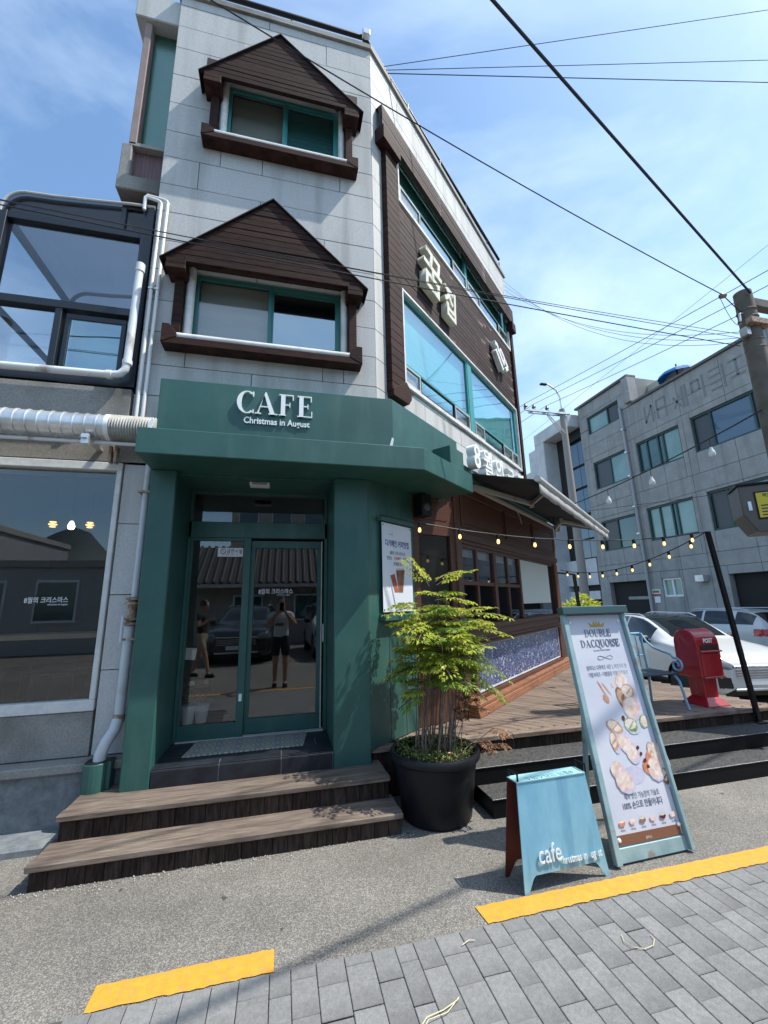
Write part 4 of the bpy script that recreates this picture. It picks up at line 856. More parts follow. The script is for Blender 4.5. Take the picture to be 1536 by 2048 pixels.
part('print', MB(MBn).prismy([(bc+.0,1.60),(bc+.07,1.60),(bc+.105,1.81),(bc-.035,1.80)], -.0356, -.0345), cup, bn)
part('print', MB(MBn).prismy([(bc-.035,1.80),(bc+.105,1.81),(bc+.09,1.825),(bc-.02,1.82)], -.036, -.0345), mat('cream_print', (.55,.42,.33), .6), bn)
# speaker tucked under the canopy
spk = thing('speaker', 'small black speaker under the canopy beside the brown shopfront', 'speaker', tuple(sp(.36,.2,2.45)))
part('body', MB(MR).box(.0,.13,-.16,-.02,2.36,2.58), G['black_metal'], spk, bevel=.008)
part('cone', MB(MR).lathe([(.045,0),(.03,.012)], 18, Matrix.Translation((.065,-.162,2.45)) @ Matrix.Rotation(R(90),4,'X')), mat('speaker_cone', (.05,.05,.055), .4), spk, True)
# small exit-lamp like fitting over the porch and stickers on the door
o = thing('ceiling_lamp', 'small square lamp on the dark porch ceiling', 'lamp', (-.22,3.75,2.585)); part('housing', MB().box(-.31,-.14,3.70,3.80,2.555,2.584), G['white'], o, bevel=.004); part('louvre', MB().box(-.29,-.16,3.692,3.699,2.558,2.58), mat('louvre_grey', (.25,.27,.26), .5), o)
stk = thing('no_smoking_sticker', 'white no smoking sticker on the left door pane', 'sticker', (-.47,4.1,2.02))
part('card', MB().box(-.595,-.372,4.104,4.107,1.965,2.045), G['white'], stk)
part('ban_ring', MB().tube([(-.548+.022*math.cos(R(a)),4.1035,2.012+.022*math.sin(R(a))) for a in range(0,361,20)], .003, 5), ink, stk); part('ban_bar', MB().beam((-.563,4.1033,2.025),(-.533,4.1033,1.999), .002, .004), red, stk)
letters('print', '금연시설', .048, .0006, Matrix.Translation((-.447,4.1036,1.998)), ink, stk, offset=.0008, sx=.8)
letters('print', '이 시설은 금연구역입니다', .016, .0006, Matrix.Translation((-.47,4.1036,1.975)), ink, stk)
o = part('paper_notice', MB().box(-.06,.06,0,.002,0,.10), G['white']); o.location = (-.79,4.135,1.06); o.rotation_euler = (0,R(6),R(20)); tag(o, 'small white paper notice behind the left door pane', 'notice')
# ------------------------------------------------------------ potted flowers inside the door
G['leaf_dk'] = mat('dark_leaf', (.02,.06,.015), .5, col2=(.05,.12,.03), n=(20,3))
for i, (x, y, lab, fl) in enumerate(((-.77,4.20,'small white pot with white flower inside the door, nearer the pillar',(.8,.8,.78)),(-.66,4.22,'small white pot with pink flower inside the door, nearer the mullion',(.6,.2,.25)))):
    zo = .125; t = thing('flower_pot', lab, 'plant', (x,y,.525), group='flower pots behind the door')
    part('pot', MB().lathe([(.045,.40),(.06,.53),(.064,.53),(.064,.545),(.05,.545)], 18, Matrix.Translation((x,y,zo))), G['white'], t, True)
    m_ = MB(); q = random.Random(i)
    for k in range(90):
        a = q.uniform(0,6.28); rr = q.uniform(0,.09); z = .56+zo+q.uniform(0,.16); d = Vector((math.cos(a),math.sin(a),q.uniform(-.3,.6))).normalized()*.03; s_ = Vector((-math.sin(a),math.cos(a),0))*.012; c = Vector((x+rr*math.cos(a),y+rr*math.sin(a),z))
        m_.add([c-d, c+s_, c+d, c-s_], [(0,1,2,3)])
    part('leaves', m_, G['leaf_dk'], t, recalc=False)
    part('flower', MB().lathe([(.001,.715),(.025,.72),(.028,.735),(.012,.75),(.001,.752)], 12, Matrix.Translation((x+.02,y-.03,zo))), mat('petal_%d' % i, fl, .6), t, True)
# bottles on the counter behind the shop window
for i, s in enumerate((2.30,2.45,2.82)):
    o = part('syrup_bottle', MB().lathe([(.035,1.305),(.035,1.42),(.012,1.46),(.012,1.53),(.02,1.54)], 14, Matrix.Translation(sp(s,-.45,0))), G['white'], None, True); tag(o, ('pale bottle on the counter left of the bar in the shop window','middle pale bottle on the counter in the shop window','pale bottle on the counter nearest the roller screen')[i], 'bottle', 'bottles on the counter')
# ------------------------------------------------------------ blue A-frame sign
G['blue'] = mat('faded_blue_paint', (.18,.42,.56), .5, col2=(.27,.52,.64), n=(3,6,.7), stretch=(2.2,2.2,.8), bump=(60,.1,.002), dirt=((.10,.27,.42), 2.0, (5,5,.6), .85, .48, .66))
G['blue_edge'] = mat('faded_blue_rail', (.19,.31,.34), .55, col2=(.30,.43,.45), n=(5,5), dirt=((.22,.15,.09), 12, (1,1,1), .7, .62, .72))
G['red_back'] = mat('dark_red_back', (.10,.018,.014), .6)
af = thing('a_frame_sign', 'small faded blue metal A-board reading cafe', 'sign', (1.53,2.38,0))
FL, FR, BL_, BR_ = Vector((1.275,2.305,0)), Vector((1.815,2.325,0)), Vector((1.255,2.475,0)), Vector((1.80,2.50,0))
TFL, TFR, TBL, TBR = Vector((1.295,2.335,.512)), Vector((1.745,2.350,.512)), Vector((1.285,2.425,.512)), Vector((1.74,2.44,.512))
def leaf(fl, fr, tl, tr, m, name, thick):
    def p(u, v): return (fl+(fr-fl)*u)*(1-v)+(tl+(tr-tl)*u)*v
    out = [(0,0),(.045,0),(.11,.125),(.14,.15),(.86,.15),(.89,.125),(.955,0),(1,0),(1,1),(0,1)]
    nrm = ((fr-fl).cross(tl-fl)).normalized()
    vs = [p(u,v) for u, v in out]; n = len(vs)
    mb = MB(); mb.add(vs+[v+nrm*thick for v in vs], [tuple(range(n)), tuple(reversed(range(n,2*n)))]+[(i,n+i,n+(i+1)%n,(i+1)%n) for i in range(n)])
    return part(name, mb, m, af), p, nrm
fr_, pf, nf_ = leaf(FL, FR, TFL, TFR, G['blue'], 'front_leaf', -.006)
leaf(BL_, BR_, TBL, TBR, G['red_back'], 'rear_leaf', .006)
# top plate; dark letters painted as the shade in the cut-out shop name
tp = part('top_plate', MB().add([TFL+Vector((0,-.004,0)),TFR+Vector((0,-.004,0)),TBR,TBL]+[q+Vector((0,0,.006)) for q in (TFL+Vector((0,-.004,0)),TFR+Vector((0,-.004,0)),TBR,TBL)], [(3,2,1,0),(4,5,6,7),(0,1,5,4),(1,2,6,5),(2,3,7,6),(3,0,4,7)]), mat('bright_blue_top', (.30,.55,.60), .5), af)
Mt = Matrix.Translation(Vector((1.52,2.385,.5182))) @ Matrix.Rotation(math.atan2(TFR.y-TFL.y, TFR.x-TFL.x),4,'Z') @ Matrix.Rotation(R(-90),4,'X') @ Matrix.Rotation(R(180),4,'Y')
letters('painted_cut_lettering', '8월의 크리스마스', .052, .0004, Mt, mat('painted_cut_shade', (.05,.12,.14), .7), tp, sx=.85)
for a, b in ((TFL,TBL),(TFR,TBR)):
    h = Vector((0,0,.045)); c = (a-b)*.06
    part('handle', MB().tube([a-c+Vector((.01,0,0)), a-c+h+Vector((.01,0,0)), b+c+h*.9+Vector((.01,0,0)), b+c+Vector((.01,0,0))], .006, 8), G['black_metal'], af)
def on_leaf(u, v):   # matrix with x along the leaf, z up the leaf, reader at -y
    x = (FR-FL).normalized(); z = ((TFL+TFR)-(FL+FR)).normalized(); y = z.cross(x); o = pf(u,v)-nf_*(-.0005)
    yy = -nf_ if (-nf_).dot(Vector((0,1,0))) > 0 else nf_
    o = pf(u,v)-yy*.0066
    return Matrix(((x.x,yy.x,z.x,o.x),(x.y,yy.y,z.y,o.y),(x.z,yy.z,z.z,o.z),(0,0,0,1)))
letters('word', 'cafe', .125, .004, on_leaf(.325,.245), G['white_letter'], af, sx=.75)
for wd, u, si in (('hr',.495,.052),('ı',.537,.052),('stmas',.625,.052),('ın',.745,.052),('ug',.845,.054),('st',.93,.052)):
    letters('word', wd, si, .003, on_leaf(u,.205), G['white_letter'], af, offset=.0006, sx=.66)
# ------------------------------------------------------------ tall leaning sign
ts = thing('standing_poster_sign', 'tall blue leaning pavement sign with a pastry poster', 'sign', (2.17,2.45,0))
Q00, Q10, Q01, Q11 = Vector((1.89,2.37,.012)), Vector((2.46,2.385,.012)), Vector((1.885,2.615,1.445)), Vector((2.405,2.625,1.445))
PN = ((Q10-Q00).cross(Q01-Q00)).normalized()
if PN.y > 0: PN = -PN
def pp(u, v, d=0): return (Q00+(Q10-Q00)*u)*(1-v)+(Q01+(Q11-Q01)*u)*v+PN*d
def slab(name, u0, u1, v0, v1, d0, d1, m, parent, bevel=0):
    vs = [pp(u,v,d) for d in (d0,d1) for u, v in ((u0,v0),(u1,v0),(u1,v1),(u0,v1))]
    return part(name, MB().add(vs, [(3,2,1,0),(4,5,6,7),(0,1,5,4),(1,2,6,5),(2,3,7,6),(3,0,4,7)]), m, parent, bevel=bevel)
slab('back_board', 0.02,.98,.0,1,-.02,-.012, G['blue_edge'], ts)
slab('side_rail', 0,.07,0,1,-.012,.022, G['blue_edge'], ts, .003); slab('side_rail', .955,1.0,0,1,-.012,.022, G['blue_edge'], ts, .003)
slab('bottom_rail', .07,.955,0,.05,-.012,.0, G['blue_edge'], ts, .003); slab('top_hood', -.02,1.02,.965,1.0,-.012,.05, mat('dark_teal_hood', (.03,.075,.09), .45), ts, .003)
for u in (.35,.75): part('rear_leg', MB().beam(pp(u,.98,-.03), Vector((pp(u,0).x, 2.83, .01)), .025, .025), G['blue_edge'], ts)
ps = slab('poster', .08,.945,.055,.962,-.011,-.006, mat('poster_paper', (.60,.62,.69), .5, col2=(.53,.56,.66), n=(2.2,5), bump=(4,.2,.02)), ts)
slab('brown_strip', .085,.93,.055,.09,-.0058,-.0052, mat('brown_strip', (.19,.085,.05), .5), ps)
def MPo(u, v, d=-.0050):
    x = (Q10-Q00).normalized(); z = ((Q01+Q11)-(Q00+Q10)).normalized(); y = -PN; o = pp(u,v,d)
    return Matrix(((x.x,y.x,z.x,o.x),(x.y,y.y,z.y,o.y),(x.z,y.z,z.z,o.z),(0,0,0,1)))
def pt(body, size, u, v, m, off=0, sx=.8): letters('print', body, size, .0004, MPo(u,v), m, ps, offset=off, sx=sx)
grey_ink = mat('grey_blue_ink', (.13,.15,.20), .6)
for wd, v, si in (('DOUBLE',.862,.047),('DACQUOISE',.815,.047)):
    m_ = MB(); wl = serif_word(m_, wd, si, .0003, I4, track=.06, bold=1.1); m2 = MB(); T = MPo(.52, v) @ Matrix.Translation((-wl*si/2*.94,0,0)) @ Matrix.Diagonal((.94,1,1,1))
    m2.add([tuple(p) for p in m_.v], m_.f, T); part('print', m2, grey_ink, ps)
pt('TOULOUSE PREMIUM DESSERT', .013, .52, .795, grey_ink)
knot = [(.060*math.sin(t*math.pi/24)*1.0, .012*math.sin(t*math.pi/12)) for t in range(48)]
part('print', MB().tube([MPo(.54,.765,-.0045) @ Vector((x,0,z)) for x, z in knot]+[MPo(.54,.765,-.0045) @ Vector((0,0,0))], .0014, 4), grey_ink, ps)
pt('넬리다스 다쿠아즈 시즌 2, 여섯가지 맛!', .033, .53, .715, grey_ink, 0, .62); pt("더블사이즈 • 더블필링 '더블 다쿠아즈'", .033, .53, .685, grey_ink, 0, .62)
pt('제과 명인 기능장의 기술로', .036, .55, .205, grey_ink, 0, .68); pt('100% 손으로 만들어내다', .042, .53, .172, grey_ink, .0008, .72)
gold = mat('gold_print', (.45,.33,.08), .5)
part('print', MB(MPo(.54,.905)).prismy([(-.055,0),(.055,0),(.068,.034),(.036,.014),(.022,.042),(.008,.016),(0,.048),(-.008,.016),(-.022,.042),(-.036,.014),(-.068,.034)], -.0004, 0), gold, ps)
qp = random.Random(11)
PC = {k: mat('print_'+k, c, .6, col2=c2, n=(28,5)) for k, c, c2 in (('cream',(.62,.50,.40),(.80,.72,.66)),('pink',(.60,.38,.36),(.78,.64,.60)),('brown',(.18,.07,.04),(.36,.19,.12)),('orange',(.55,.16,.07),(.66,.28,.16)),('green',(.10,.22,.06),(.45,.55,.40)),('tan',(.42,.24,.15),(.58,.40,.28)),('wine',(.07,.012,.02),(.14,.03,.04)),('mauve',(.48,.47,.60),(.56,.56,.68)))}
lay = [-.0048]
def blob(u, v, a, b, rot, col, n=18, jag=.06, half=None):
    lay[0] += .00004; M = MPo(u, v, lay[0]) @ Matrix.Rotation(R(-rot),4,'Y'); pts = []
    for k in range(n):
        t = 2*math.pi*k/n; j = 1+qp.uniform(-jag,jag); pts.append((a*math.cos(t)*j, b*math.sin(t)*j))
    part('print', MB(M).prismy(pts, -.0002, 0), PC[col], ps)
def dacq(u, v, a, b, rot, c1='pink', c2='cream'):
    a *= 1.3; b *= 1.3
    blob(u+.02, v-.008, a*1.08, b*1.08, rot, 'mauve'); blob(u, v, a, b, rot, c1); blob(u-.008, v+.004, a*.78, b*.74, rot, c2)
    for k in (-.5,0,.5): blob(u+k*.05, v+k*.012, a*.55, b*.10, rot+60, c1, 8)
def spoon():
    blob(.40,.59,.022,.030,20,'tan'); blob(.37,.635,.006,.05,25,'orange'); blob(.44,.63,.005,.048,32,'tan')
# plates / boards (pale greys), then pastries
blob(.70,.60,.004,.15,-12,'mauve',8,.0); blob(.62,.47,.10,.004,-4,'mauve',8,.0); blob(.50,.285,.095,.05,0,'mauve',24,.02)
spoon(); blob(.55,.645,.014,.018,0,'pink')
dacq(.70,.655,.045,.042,20); dacq(.74,.61,.04,.038,-20,'tan'); dacq(.63,.585,.028,.055,15,'brown','tan'); dacq(.73,.545,.052,.048,30)
dacq(.42,.475,.05,.028,-30,'tan','cream'); dacq(.66,.475,.042,.032,-10,'green','cream'); blob(.86,.485,.036,.042,0,'green',20,.12); blob(.86,.485,.026,.03,0,'cream',14,.2); blob(.57,.505,.012,.016,0,'wine')
dacq(.36,.42,.022,.042,0,'tan'); dacq(.50,.405,.05,.032,-40); dacq(.57,.365,.035,.034,-30)
blob(.80,.35,.03,.07,-35,'orange',6,.1); blob(.74,.30,.055,.034,-40,'orange',6,.1); dacq(.84,.365,.022,.04,10,'tan'); dacq(.93,.345,.034,.062,20); dacq(.82,.30,.045,.045,0); dacq(.93,.265,.018,.036,0,'brown','cream')
for u, v in ((.68,.36),(.71,.335),(.73,.31),(.66,.385)): blob(u,v,.015,.012,30,'wine',5,.2)
dacq(.30,.315,.036,.034,10); dacq(.36,.272,.050,.042,-15)
for k, c in enumerate(('orange','pink','brown','pink','wine','pink')):
    u = .20+k*.135; blob(u,.128,.022,.015,0,c,12,.1); blob(u,.134,.020,.006,0,'cream',10,.1); pt('다쿠아즈', .012, u, .100, grey_ink)
pt('넬리다스', .016, .5, .063, mat('pale_print', (.7,.66,.6), .6))
for u, v in ((.12,.93),(.90,.93),(.12,.075),(.92,.09)):
    part('pin', MB().lathe([(.001,.010),(.010,.007),(.013,0)], 12, MPo(u,v,-.004) @ Matrix.Rotation(R(90),4,'X')), G['white'], ts, True)
# ------------------------------------------------------------ potted nandina
PX, PY = 1.14, 3.235
pot = thing('planter_pot', 'large round black plastic planter beside the wooden steps', 'planter', (PX,PY,0))
G['pot'] = mat('black_plastic', (.006,.007,.010), .45, spec=.25, col2=(.010,.012,.016), n=(4,4), bump=(30,.1,.003))
part('body', MB().lathe([(.235,0),(.25,.02),(.298,.34),(.305,.405),(.29,.405),(.27,.30)], 40, Matrix.Translation((PX,PY,0)), cap=False), G['pot'], pot, True)
part('base', MB().lathe([(.0,.012),(.236,.012)], 32, Matrix.Translation((PX,PY,0)), cap=False), G['pot'], pot)
part('rim', MB().lathe([(.292,.395),(.318,.385),(.333,.40),(.335,.425),(.322,.445),(.298,.44)], 40, Matrix.Translation((PX,PY,0)), cap=False), G['pot'], pot, True)
part('soil', MB().lathe([(.0,.385),(.293,.38)], 32, Matrix.Translation((PX,PY,0)), cap=False), mat('dark_soil', (.03,.022,.015), .95, bump=(60,.8,.01)), pot)
pl = thing('nandina_shrub', 'bright yellow green leafy shrub with many thin stems in the black planter', 'shrub', (PX,PY,.39))
rn = random.Random(21)
G['bark'] = mat('grey_brown_stem', (.16,.115,.085), .8, col2=(.27,.21,.165), n=(30,4))
def leafmat(name, c, c2, tr): return mat(name, c, .45, col2=c2, n=(9,4), trans=tr)
G['leaf_a'] = leafmat('yellow_green_leaf', (.28,.37,.03), (.60,.60,.08), .42); G['leaf_b'] = leafmat('shade_tone_leaf', (.10,.20,.025), (.28,.38,.05), .38); G['leaf_dry'] = leafmat('dry_red_brown_leaf', (.20,.085,.04), (.36,.20,.10), .3)  # leaf_a and leaf_b put sunlit and shaded foliage into the leaf colour
crown = {'a': MB(), 'b': MB(), 'd': MB()}; twigs = MB()
def leaflet(mb, p, d, L, w):
    d = d.normalized(); s = d.cross(Vector((rn.uniform(-.4,.4),rn.uniform(-.4,.4),1))).normalized()*w; up = s.cross(d).normalized()
    m = p+d*L*.45-up*w*.25; mb.add([p, m+s+up*w*.35, p+d*L-up*L*.12, m-s+up*w*.35, m], [(0,4,1),(1,4,2),(0,3,4),(3,2,4)])
def spray(p, d, L, key, lw=(.042,.0088)):
    # one compound leaf: rachis with opposite pinnae carrying leaflets
    d = d.normalized(); q = p.copy(); side = d.cross(Vector((0,0,1))).normalized(); pts = [p.copy()]; n = 5
    for k in range(n):
        q = q+d*(L/n); d = (d+Vector((0,0,-.11))).normalized(); pts.append(q.copy())
        for sgn in (-1,1):
            pd = (d*.55+side*sgn+Vector((0,0,rn.uniform(-.15,.2)))).normalized(); pl_ = L*(.42-.055*k)*rn.uniform(.8,1.2); r_ = q.copy(); m = 3 if k < 3 else 2
            for j in range(m):
                r_ = r_+pd*(pl_/m); pd = (pd+Vector((0,0,-.10))).normalized()
                for s2 in (-1,1): leaflet(crown[key], r_, (pd*.6+d*.5*s2+Vector((0,0,rn.uniform(-.25,.15)))), lw[0]*rn.uniform(.7,1.25), lw[1])
            leaflet(crown[key], r_, pd, lw[0]*1.2, lw[1])
    leaflet(crown[key], q, d, lw[0]*1.3, lw[1])
    twigs.tube(pts, [.0022]*len(pts), 4, False)
for i in range(24):
    a = rn.uniform(0,6.283); r0 = rn.uniform(.02,.15); b = Vector((PX+.01+r0*math.cos(a), PY+.03+r0*math.sin(a)*.8, .38))
    ta = a+rn.uniform(-.5,.5); lean = rn.uniform(.05,.26); h = rn.uniform(.62,1.18); top = Vector((PX+.10+math.cos(ta)*lean*1.0, PY+.02+math.sin(ta)*lean*.8, .40+h))
    midp = (b+top)/2+Vector((rn.uniform(-.03,.03),rn.uniform(-.03,.03),0)); pts = []
    for k in range(9):
        t = k/8; pts.append(b*(1-t)**2+midp*2*t*(1-t)+top*t*t+Vector((rn.uniform(-.006,.006),rn.uniform(-.006,.006),0)))
    part('stem', MB().tube(pts, [.0068-.0005*k for k in range(9)], 6), G['bark'], pl, True)
    nl = rn.randint(5,7)
    for k in range(nl):
        t = .60+.40*k/(nl-1); p = b*(1-t)**2+midp*2*t*(1-t)+top*t*t; an = ta+k*2.4+rn.uniform(-.5,.5)
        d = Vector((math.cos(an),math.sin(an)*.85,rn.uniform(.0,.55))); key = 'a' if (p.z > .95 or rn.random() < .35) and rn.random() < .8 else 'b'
        spray(p, d, rn.uniform(.14,.25), key)
# a few long side shoots as in the photograph (to the right, to the left, at the top)
for (p, d, L, key) in ((Vector((PX+.26,PY-.02,1.38)),Vector((1,-.12,.25)),.36,'a'),(Vector((PX+.28,PY,1.30)),Vector((1,-.1,.05)),.34,'a'),(Vector((PX+.22,PY-.05,1.10)),Vector((1,-.15,-.25)),.38,'b'),(Vector((PX+.26,PY-.08,.98)),Vector((1,-.05,-.55)),.34,'b'),
    (Vector((PX-.04,PY-.02,1.46)),Vector((-1,-.1,.10)),.30,'a'),(Vector((PX-.03,PY-.05,1.36)),Vector((-1,-.2,.0)),.26,'a'),(Vector((PX-.10,PY,1.02)),Vector((-1,-.1,-.1)),.20,'b'),(Vector((PX-.08,PY-.05,.84)),Vector((-1,-.1,-.25)),.18,'b'),
    (Vector((PX+.02,PY,1.63)),Vector((-.4,-.1,.55)),.28,'a'),(Vector((PX+.08,PY,1.64)),Vector((.6,-.1,.4)),.30,'a'),(Vector((PX+.04,PY-.05,1.52)),Vector((.9,-.2,.15)),.28,'a'),(Vector((PX-.06,PY-.1,1.30)),Vector((-.5,-.8,.0)),.26,'a'),(Vector((PX+.1,PY-.1,1.22)),Vector((.4,-.9,.0)),.26,'a'),(Vector((PX,PY-.1,1.08)),Vector((.1,-1,-.1)),.24,'a')):
    spray(p, d, L, key); spray(p+Vector((0,.03,.03)), d+Vector((rn.uniform(-.2,.2),.25,.1)), L*.8, key)
for i in range(6):   # dry red-brown shoots low on the right
    b = Vector((PX+.10+rn.uniform(-.03,.08), PY-.05+rn.uniform(-.1,.1), .40)); t = b+Vector((rn.uniform(.06,.22), rn.uniform(-.12,.08), rn.uniform(.08,.42))); twigs.tube([b,(b+t)/2+Vector((.01,0,.03)),t], .003, 5, False)
    for k in range(3): spray(t-Vector((0,0,.05*k)), Vector((rn.uniform(-.4,1),rn.uniform(-1,.3),.2)), rn.uniform(.07,.12), 'd', (.024,.006))
part('foliage', crown['a'], G['leaf_a'], pl, recalc=False); part('shade_tone_foliage', crown['b'], G['leaf_b'], pl, recalc=False, label='foliage in a darker green standing in for shade'); part('dry_foliage', crown['d'], G['leaf_dry'], pl, recalc=False, label='dry red brown low foliage'); part('twigs', twigs, G['bark'], pl, recalc=False)
gc = MB()
for i in range(1500):
    a = rn.uniform(0,6.283); rr = .285*math.sqrt(rn.random()); c = Vector((PX+rr*math.cos(a), PY+rr*math.sin(a), .40+rn.uniform(0,.05)+(.02 if rr > .2 else 0)))
    d = Vector((rn.uniform(-1,1),rn.uniform(-1,1),rn.uniform(.0,1.1))); leaflet(gc, c, d, rn.uniform(.014,.03), .005)
o = part('ground_cover', gc, leafmat('moss_green_leaf', (.06,.10,.02), (.26,.28,.07), .3), None, recalc=False); tag(o, 'low yellow green ground cover filling the black planter', 'ground cover', kind='stuff')
o = part('pink_flower', MB().lathe([(.001,0),(.010,.004),(.012,.010),(.004,.014)], 10, Matrix.Translation((PX+.04,PY-.20,.455))), mat('pink_petal', (.62,.22,.24), .6), None, True); tag(o, 'single small pink flower at the front of the planter', 'flower')
# ------------------------------------------------------------ red mailbox on the deck
G['red'] = mat('glossy_red_enamel', (.38,.010,.022), .3, coat=.3, col2=(.33,.008,.018), n=(3,4), bump=(25,.04,.002))
mbx = thing('post_box', 'red metal letter box with arched top on a pedestal at the deck edge', 'mailbox', (4.49,3.88,.372))
prof = [(3.745,.655),(4.03,.655),(4.03,.98)]+[(3.8875+.1425*math.cos(R(a)), 1.0+.155*math.sin(R(a))) for a in range(8,173,12)]+[(3.745,.98)]
MY = Matrix(((0,1,0,0),(1,0,0,0),(0,0,1,0),(0,0,0,1)))     # profile given in y,z; extruded along x
part('body', MB(MY).prismy(prof, 4.34, 4.645), G['red'], mbx, bevel=.01)
part('door', MB().box(4.362,4.623,3.737,3.745,.672,.905), G['red'], mbx, bevel=.004)
hd = part('slot_hood', MB().box(4.35,4.635,3.715,3.745,.918,.934), G['red'], mbx, bevel=.004)
part('slot', MB().box(4.375,4.61,3.741,3.7455,.945,.992), G['room_dark'], mbx)
part('lock', MB().lathe([(.009,0),(.007,.006)], 12, Matrix.Translation((4.50,3.737,.86)) @ Matrix.Rotation(R(90),4,'X')), G['red'], mbx, True)
part('base_lip', MB().box(4.352,4.633,3.722,3.74,.655,.671), G['red'], mbx, bevel=.003)
letters('word', 'POST', .062, .003, Matrix.Translation((4.4925,3.7445,1.015)), G['white_letter'], mbx, offset=.002, sx=.85)
def frustum(x0,x1,y0,y1,z0,a0,a1,b0,b1,z1): return MB().add([(x0,y0,z0),(x1,y0,z0),(x1,y1,z0),(x0,y1,z0),(a0,b0,z1),(a1,b0,z1),(a1,b1,z1),(a0,b1,z1)], [(0,3,2,1),(4,5,6,7),(0,1,5,4),(1,2,6,5),(2,3,7,6),(3,0,4,7)])
part('pedestal', frustum(4.405,4.58,3.80,3.975,.45,4.40,4.585,3.795,3.98,.655), G['red'], mbx, bevel=.006)
part('foot', frustum(4.335,4.65,3.73,4.045,.373,4.405,4.58,3.80,3.975,.452), G['red'], mbx, bevel=.008)
# ------------------------------------------------------------ blue scroll bench
bch = thing('metal_bench', 'light blue wrought metal bench with scroll arm on the deck', 'bench', (3.6,3.95,.372))
G['bench'] = mat('light_blue_metal', (.16,.34,.48), .45, col2=(.22,.42,.56), n=(8,4)); G['seat_dk'] = mat('dark_blue_grey_slat', (.035,.05,.07), .5)
for x in (4.08,3.36):
    sc_ = []
    for k in range(30):
        t = k/29*2*math.pi*1.35; rr = .075-.055*k/29; sc_.append((x, 3.80+rr*math.cos(t+1.2)-.01, .80+rr*math.sin(t+1.2)))
    part('arm', MB().tube([(x,4.20,1.10),(x,4.14,1.02),(x,4.05,.95),(x,3.93,.92),(x,3.85,.905)]+sc_, .011, 8), G['bench'], bch, True)
    part('front_leg', MB().tube([(x,3.86,.72),(x,3.79,.64),(x,3.76,.52),(x,3.74,.42),(x,3.72,.374)], .013, 8), G['bench'], bch, True)
    part('rear_leg', MB().tube([(x,4.21,1.10),(x,4.17,.70),(x,4.18,.374)], .014, 8), G['bench'], bch, True)
    part('brace', MB().tube([(x,4.17,.72),(x,3.82,.68)], .009, 6), G['seat_dk'], bch, True)
for k in range(4): part('seat_slat', MB().box(3.34,4.10,3.80+k*.095,3.88+k*.095,.705,.72), G['seat_dk'], bch, bevel=.003)
part('back_rail', MB().tube([(3.36,4.21,1.10),(4.08,4.21,1.10)], .013, 8), G['bench'], bch, True); part('back_rail', MB().tube([(3.36,4.19,.86),(4.08,4.19,.86)], .009, 8), G['bench'], bch, True)
for k in range(6): part("back_bar", MB().tube([(3.45+k*.11,4.205,1.10),(3.45+k*.11,4.17,.74)], .007, 6), G['bench'], bch, True)
# ------------------------------------------------------------ concrete building across the side street (face in the plane x = 15)
cb = thing('concrete_building', 'grey concrete office block with green glass windows across the car park', 'building', (15,12,0))
BX = 15.0
def face(y0, y1, z0, z1, d0=0, d1=.25): return (BX+d0, BX+d1, y0, y1, z0, z1)
part('core', MB().box(15.25,24,5.0,17.4,-.6,9.9).box(15.25,24,14.0,17.4,9.9,11.35), G['core'], cb)
ops = [(14.78,16.84,9.68,10.62),(14.76,16.80,6.78,8.16),(12.10,14.16,6.80,8.17),(9.0,11.60,6.80,8.2),(14.76,16.80,3.72,5.16),(12.06,14.15,3.83,5.22),(9.0,11.50,3.80,5.24),(14.66,16.80,-.6,2.24),(13.13,13.98,1.53,2.26),(5.0,11.30,-.6,2.25)]
ops_yz = ops
MBX = Matrix(((0,1,0,0),(1,0,0,0),(0,0,1,0),(0,0,0,1)))    # (x'=y world, y'=x world)
zsb = [-.6,2.55,3.05,5.35,6.0,8.45,9.10,9.98]; colsb = [(6.5,8.6,10.2,11.9,13.0,14.4,15.7,16.9)]
def bpan(y0, y1, zs_, cols_):
    for i in range(len(zs_)-1):
        cs_ = [y0]+[c for c in cols_ if y0 < c < y1]+[y1]
        for a, b in zip(cs_[:-1], cs_[1:]):
            for r in split((a,b,zs_[i],zs_[i+1]), ops):
                part('concrete_panel', MB().box(15.0,15.25,r[0]+.006,r[1]-.006,r[2]+.006,r[3]-.006), G['concrete'], cb, bevel=.006)
bpan(5.0, 17.4, zsb, colsb[0]); bpan(14.05, 17.4, [10.0,10.75,11.35], (15.2,16.3))
part('coping', MB().box(14.9,15.4,5.0,13.95,9.99,10.08).box(14.88,15.4,13.97,17.5,11.36,11.46), G['concrete_joint'], cb)
part('parapet_hopper', MB().box(14.8,15.3,13.90,14.25,10.10,11.30), G['concrete'], cb, bevel=.02)
part('roof_screen', MB().box(16,17.5,12.2,14.0,9.9,11.0), mat('beige_sheet', (.5,.48,.42), .7), cb)
def win(y0, y1, z0, z1, cuts, kinds, parent=cb, fm=None, dx=.14):
    fm = fm or G['frame_far']
    w = part('window', MB().box(15.06,15.2,y0,y1,z1-.07,z1).box(15.06,15.2,y0,y1,z0,z0+.07).box(15.061,15.2,y0,y0+.06,z0+.07,z1-.07).box(15.061,15.2,y1-.06,y1,z0+.07,z1-.07), fm, parent)
    cs_ = [y0+.06]+list(cuts)+[y1-.06]
    for k, (a, b) in enumerate(zip(cs_[:-1], cs_[1:])):
        part('pane', MB().box(15.13,15.15,a,b,z0+.07,z1-.07), (G['glass_far'],G['glass_far2'],G['glass_sky'],G['pane_pale'])[kinds[k]], w)
        if k: part('mullion', MB().box(15.08,15.18,a-.035,a+.035,z0+.07,z1-.07), fm, w)
G['pane_pale'] = mat('pale_green_pane', (.16,.28,.27), .12, spec=.8, col2=(.22,.36,.34), n=(1,3))
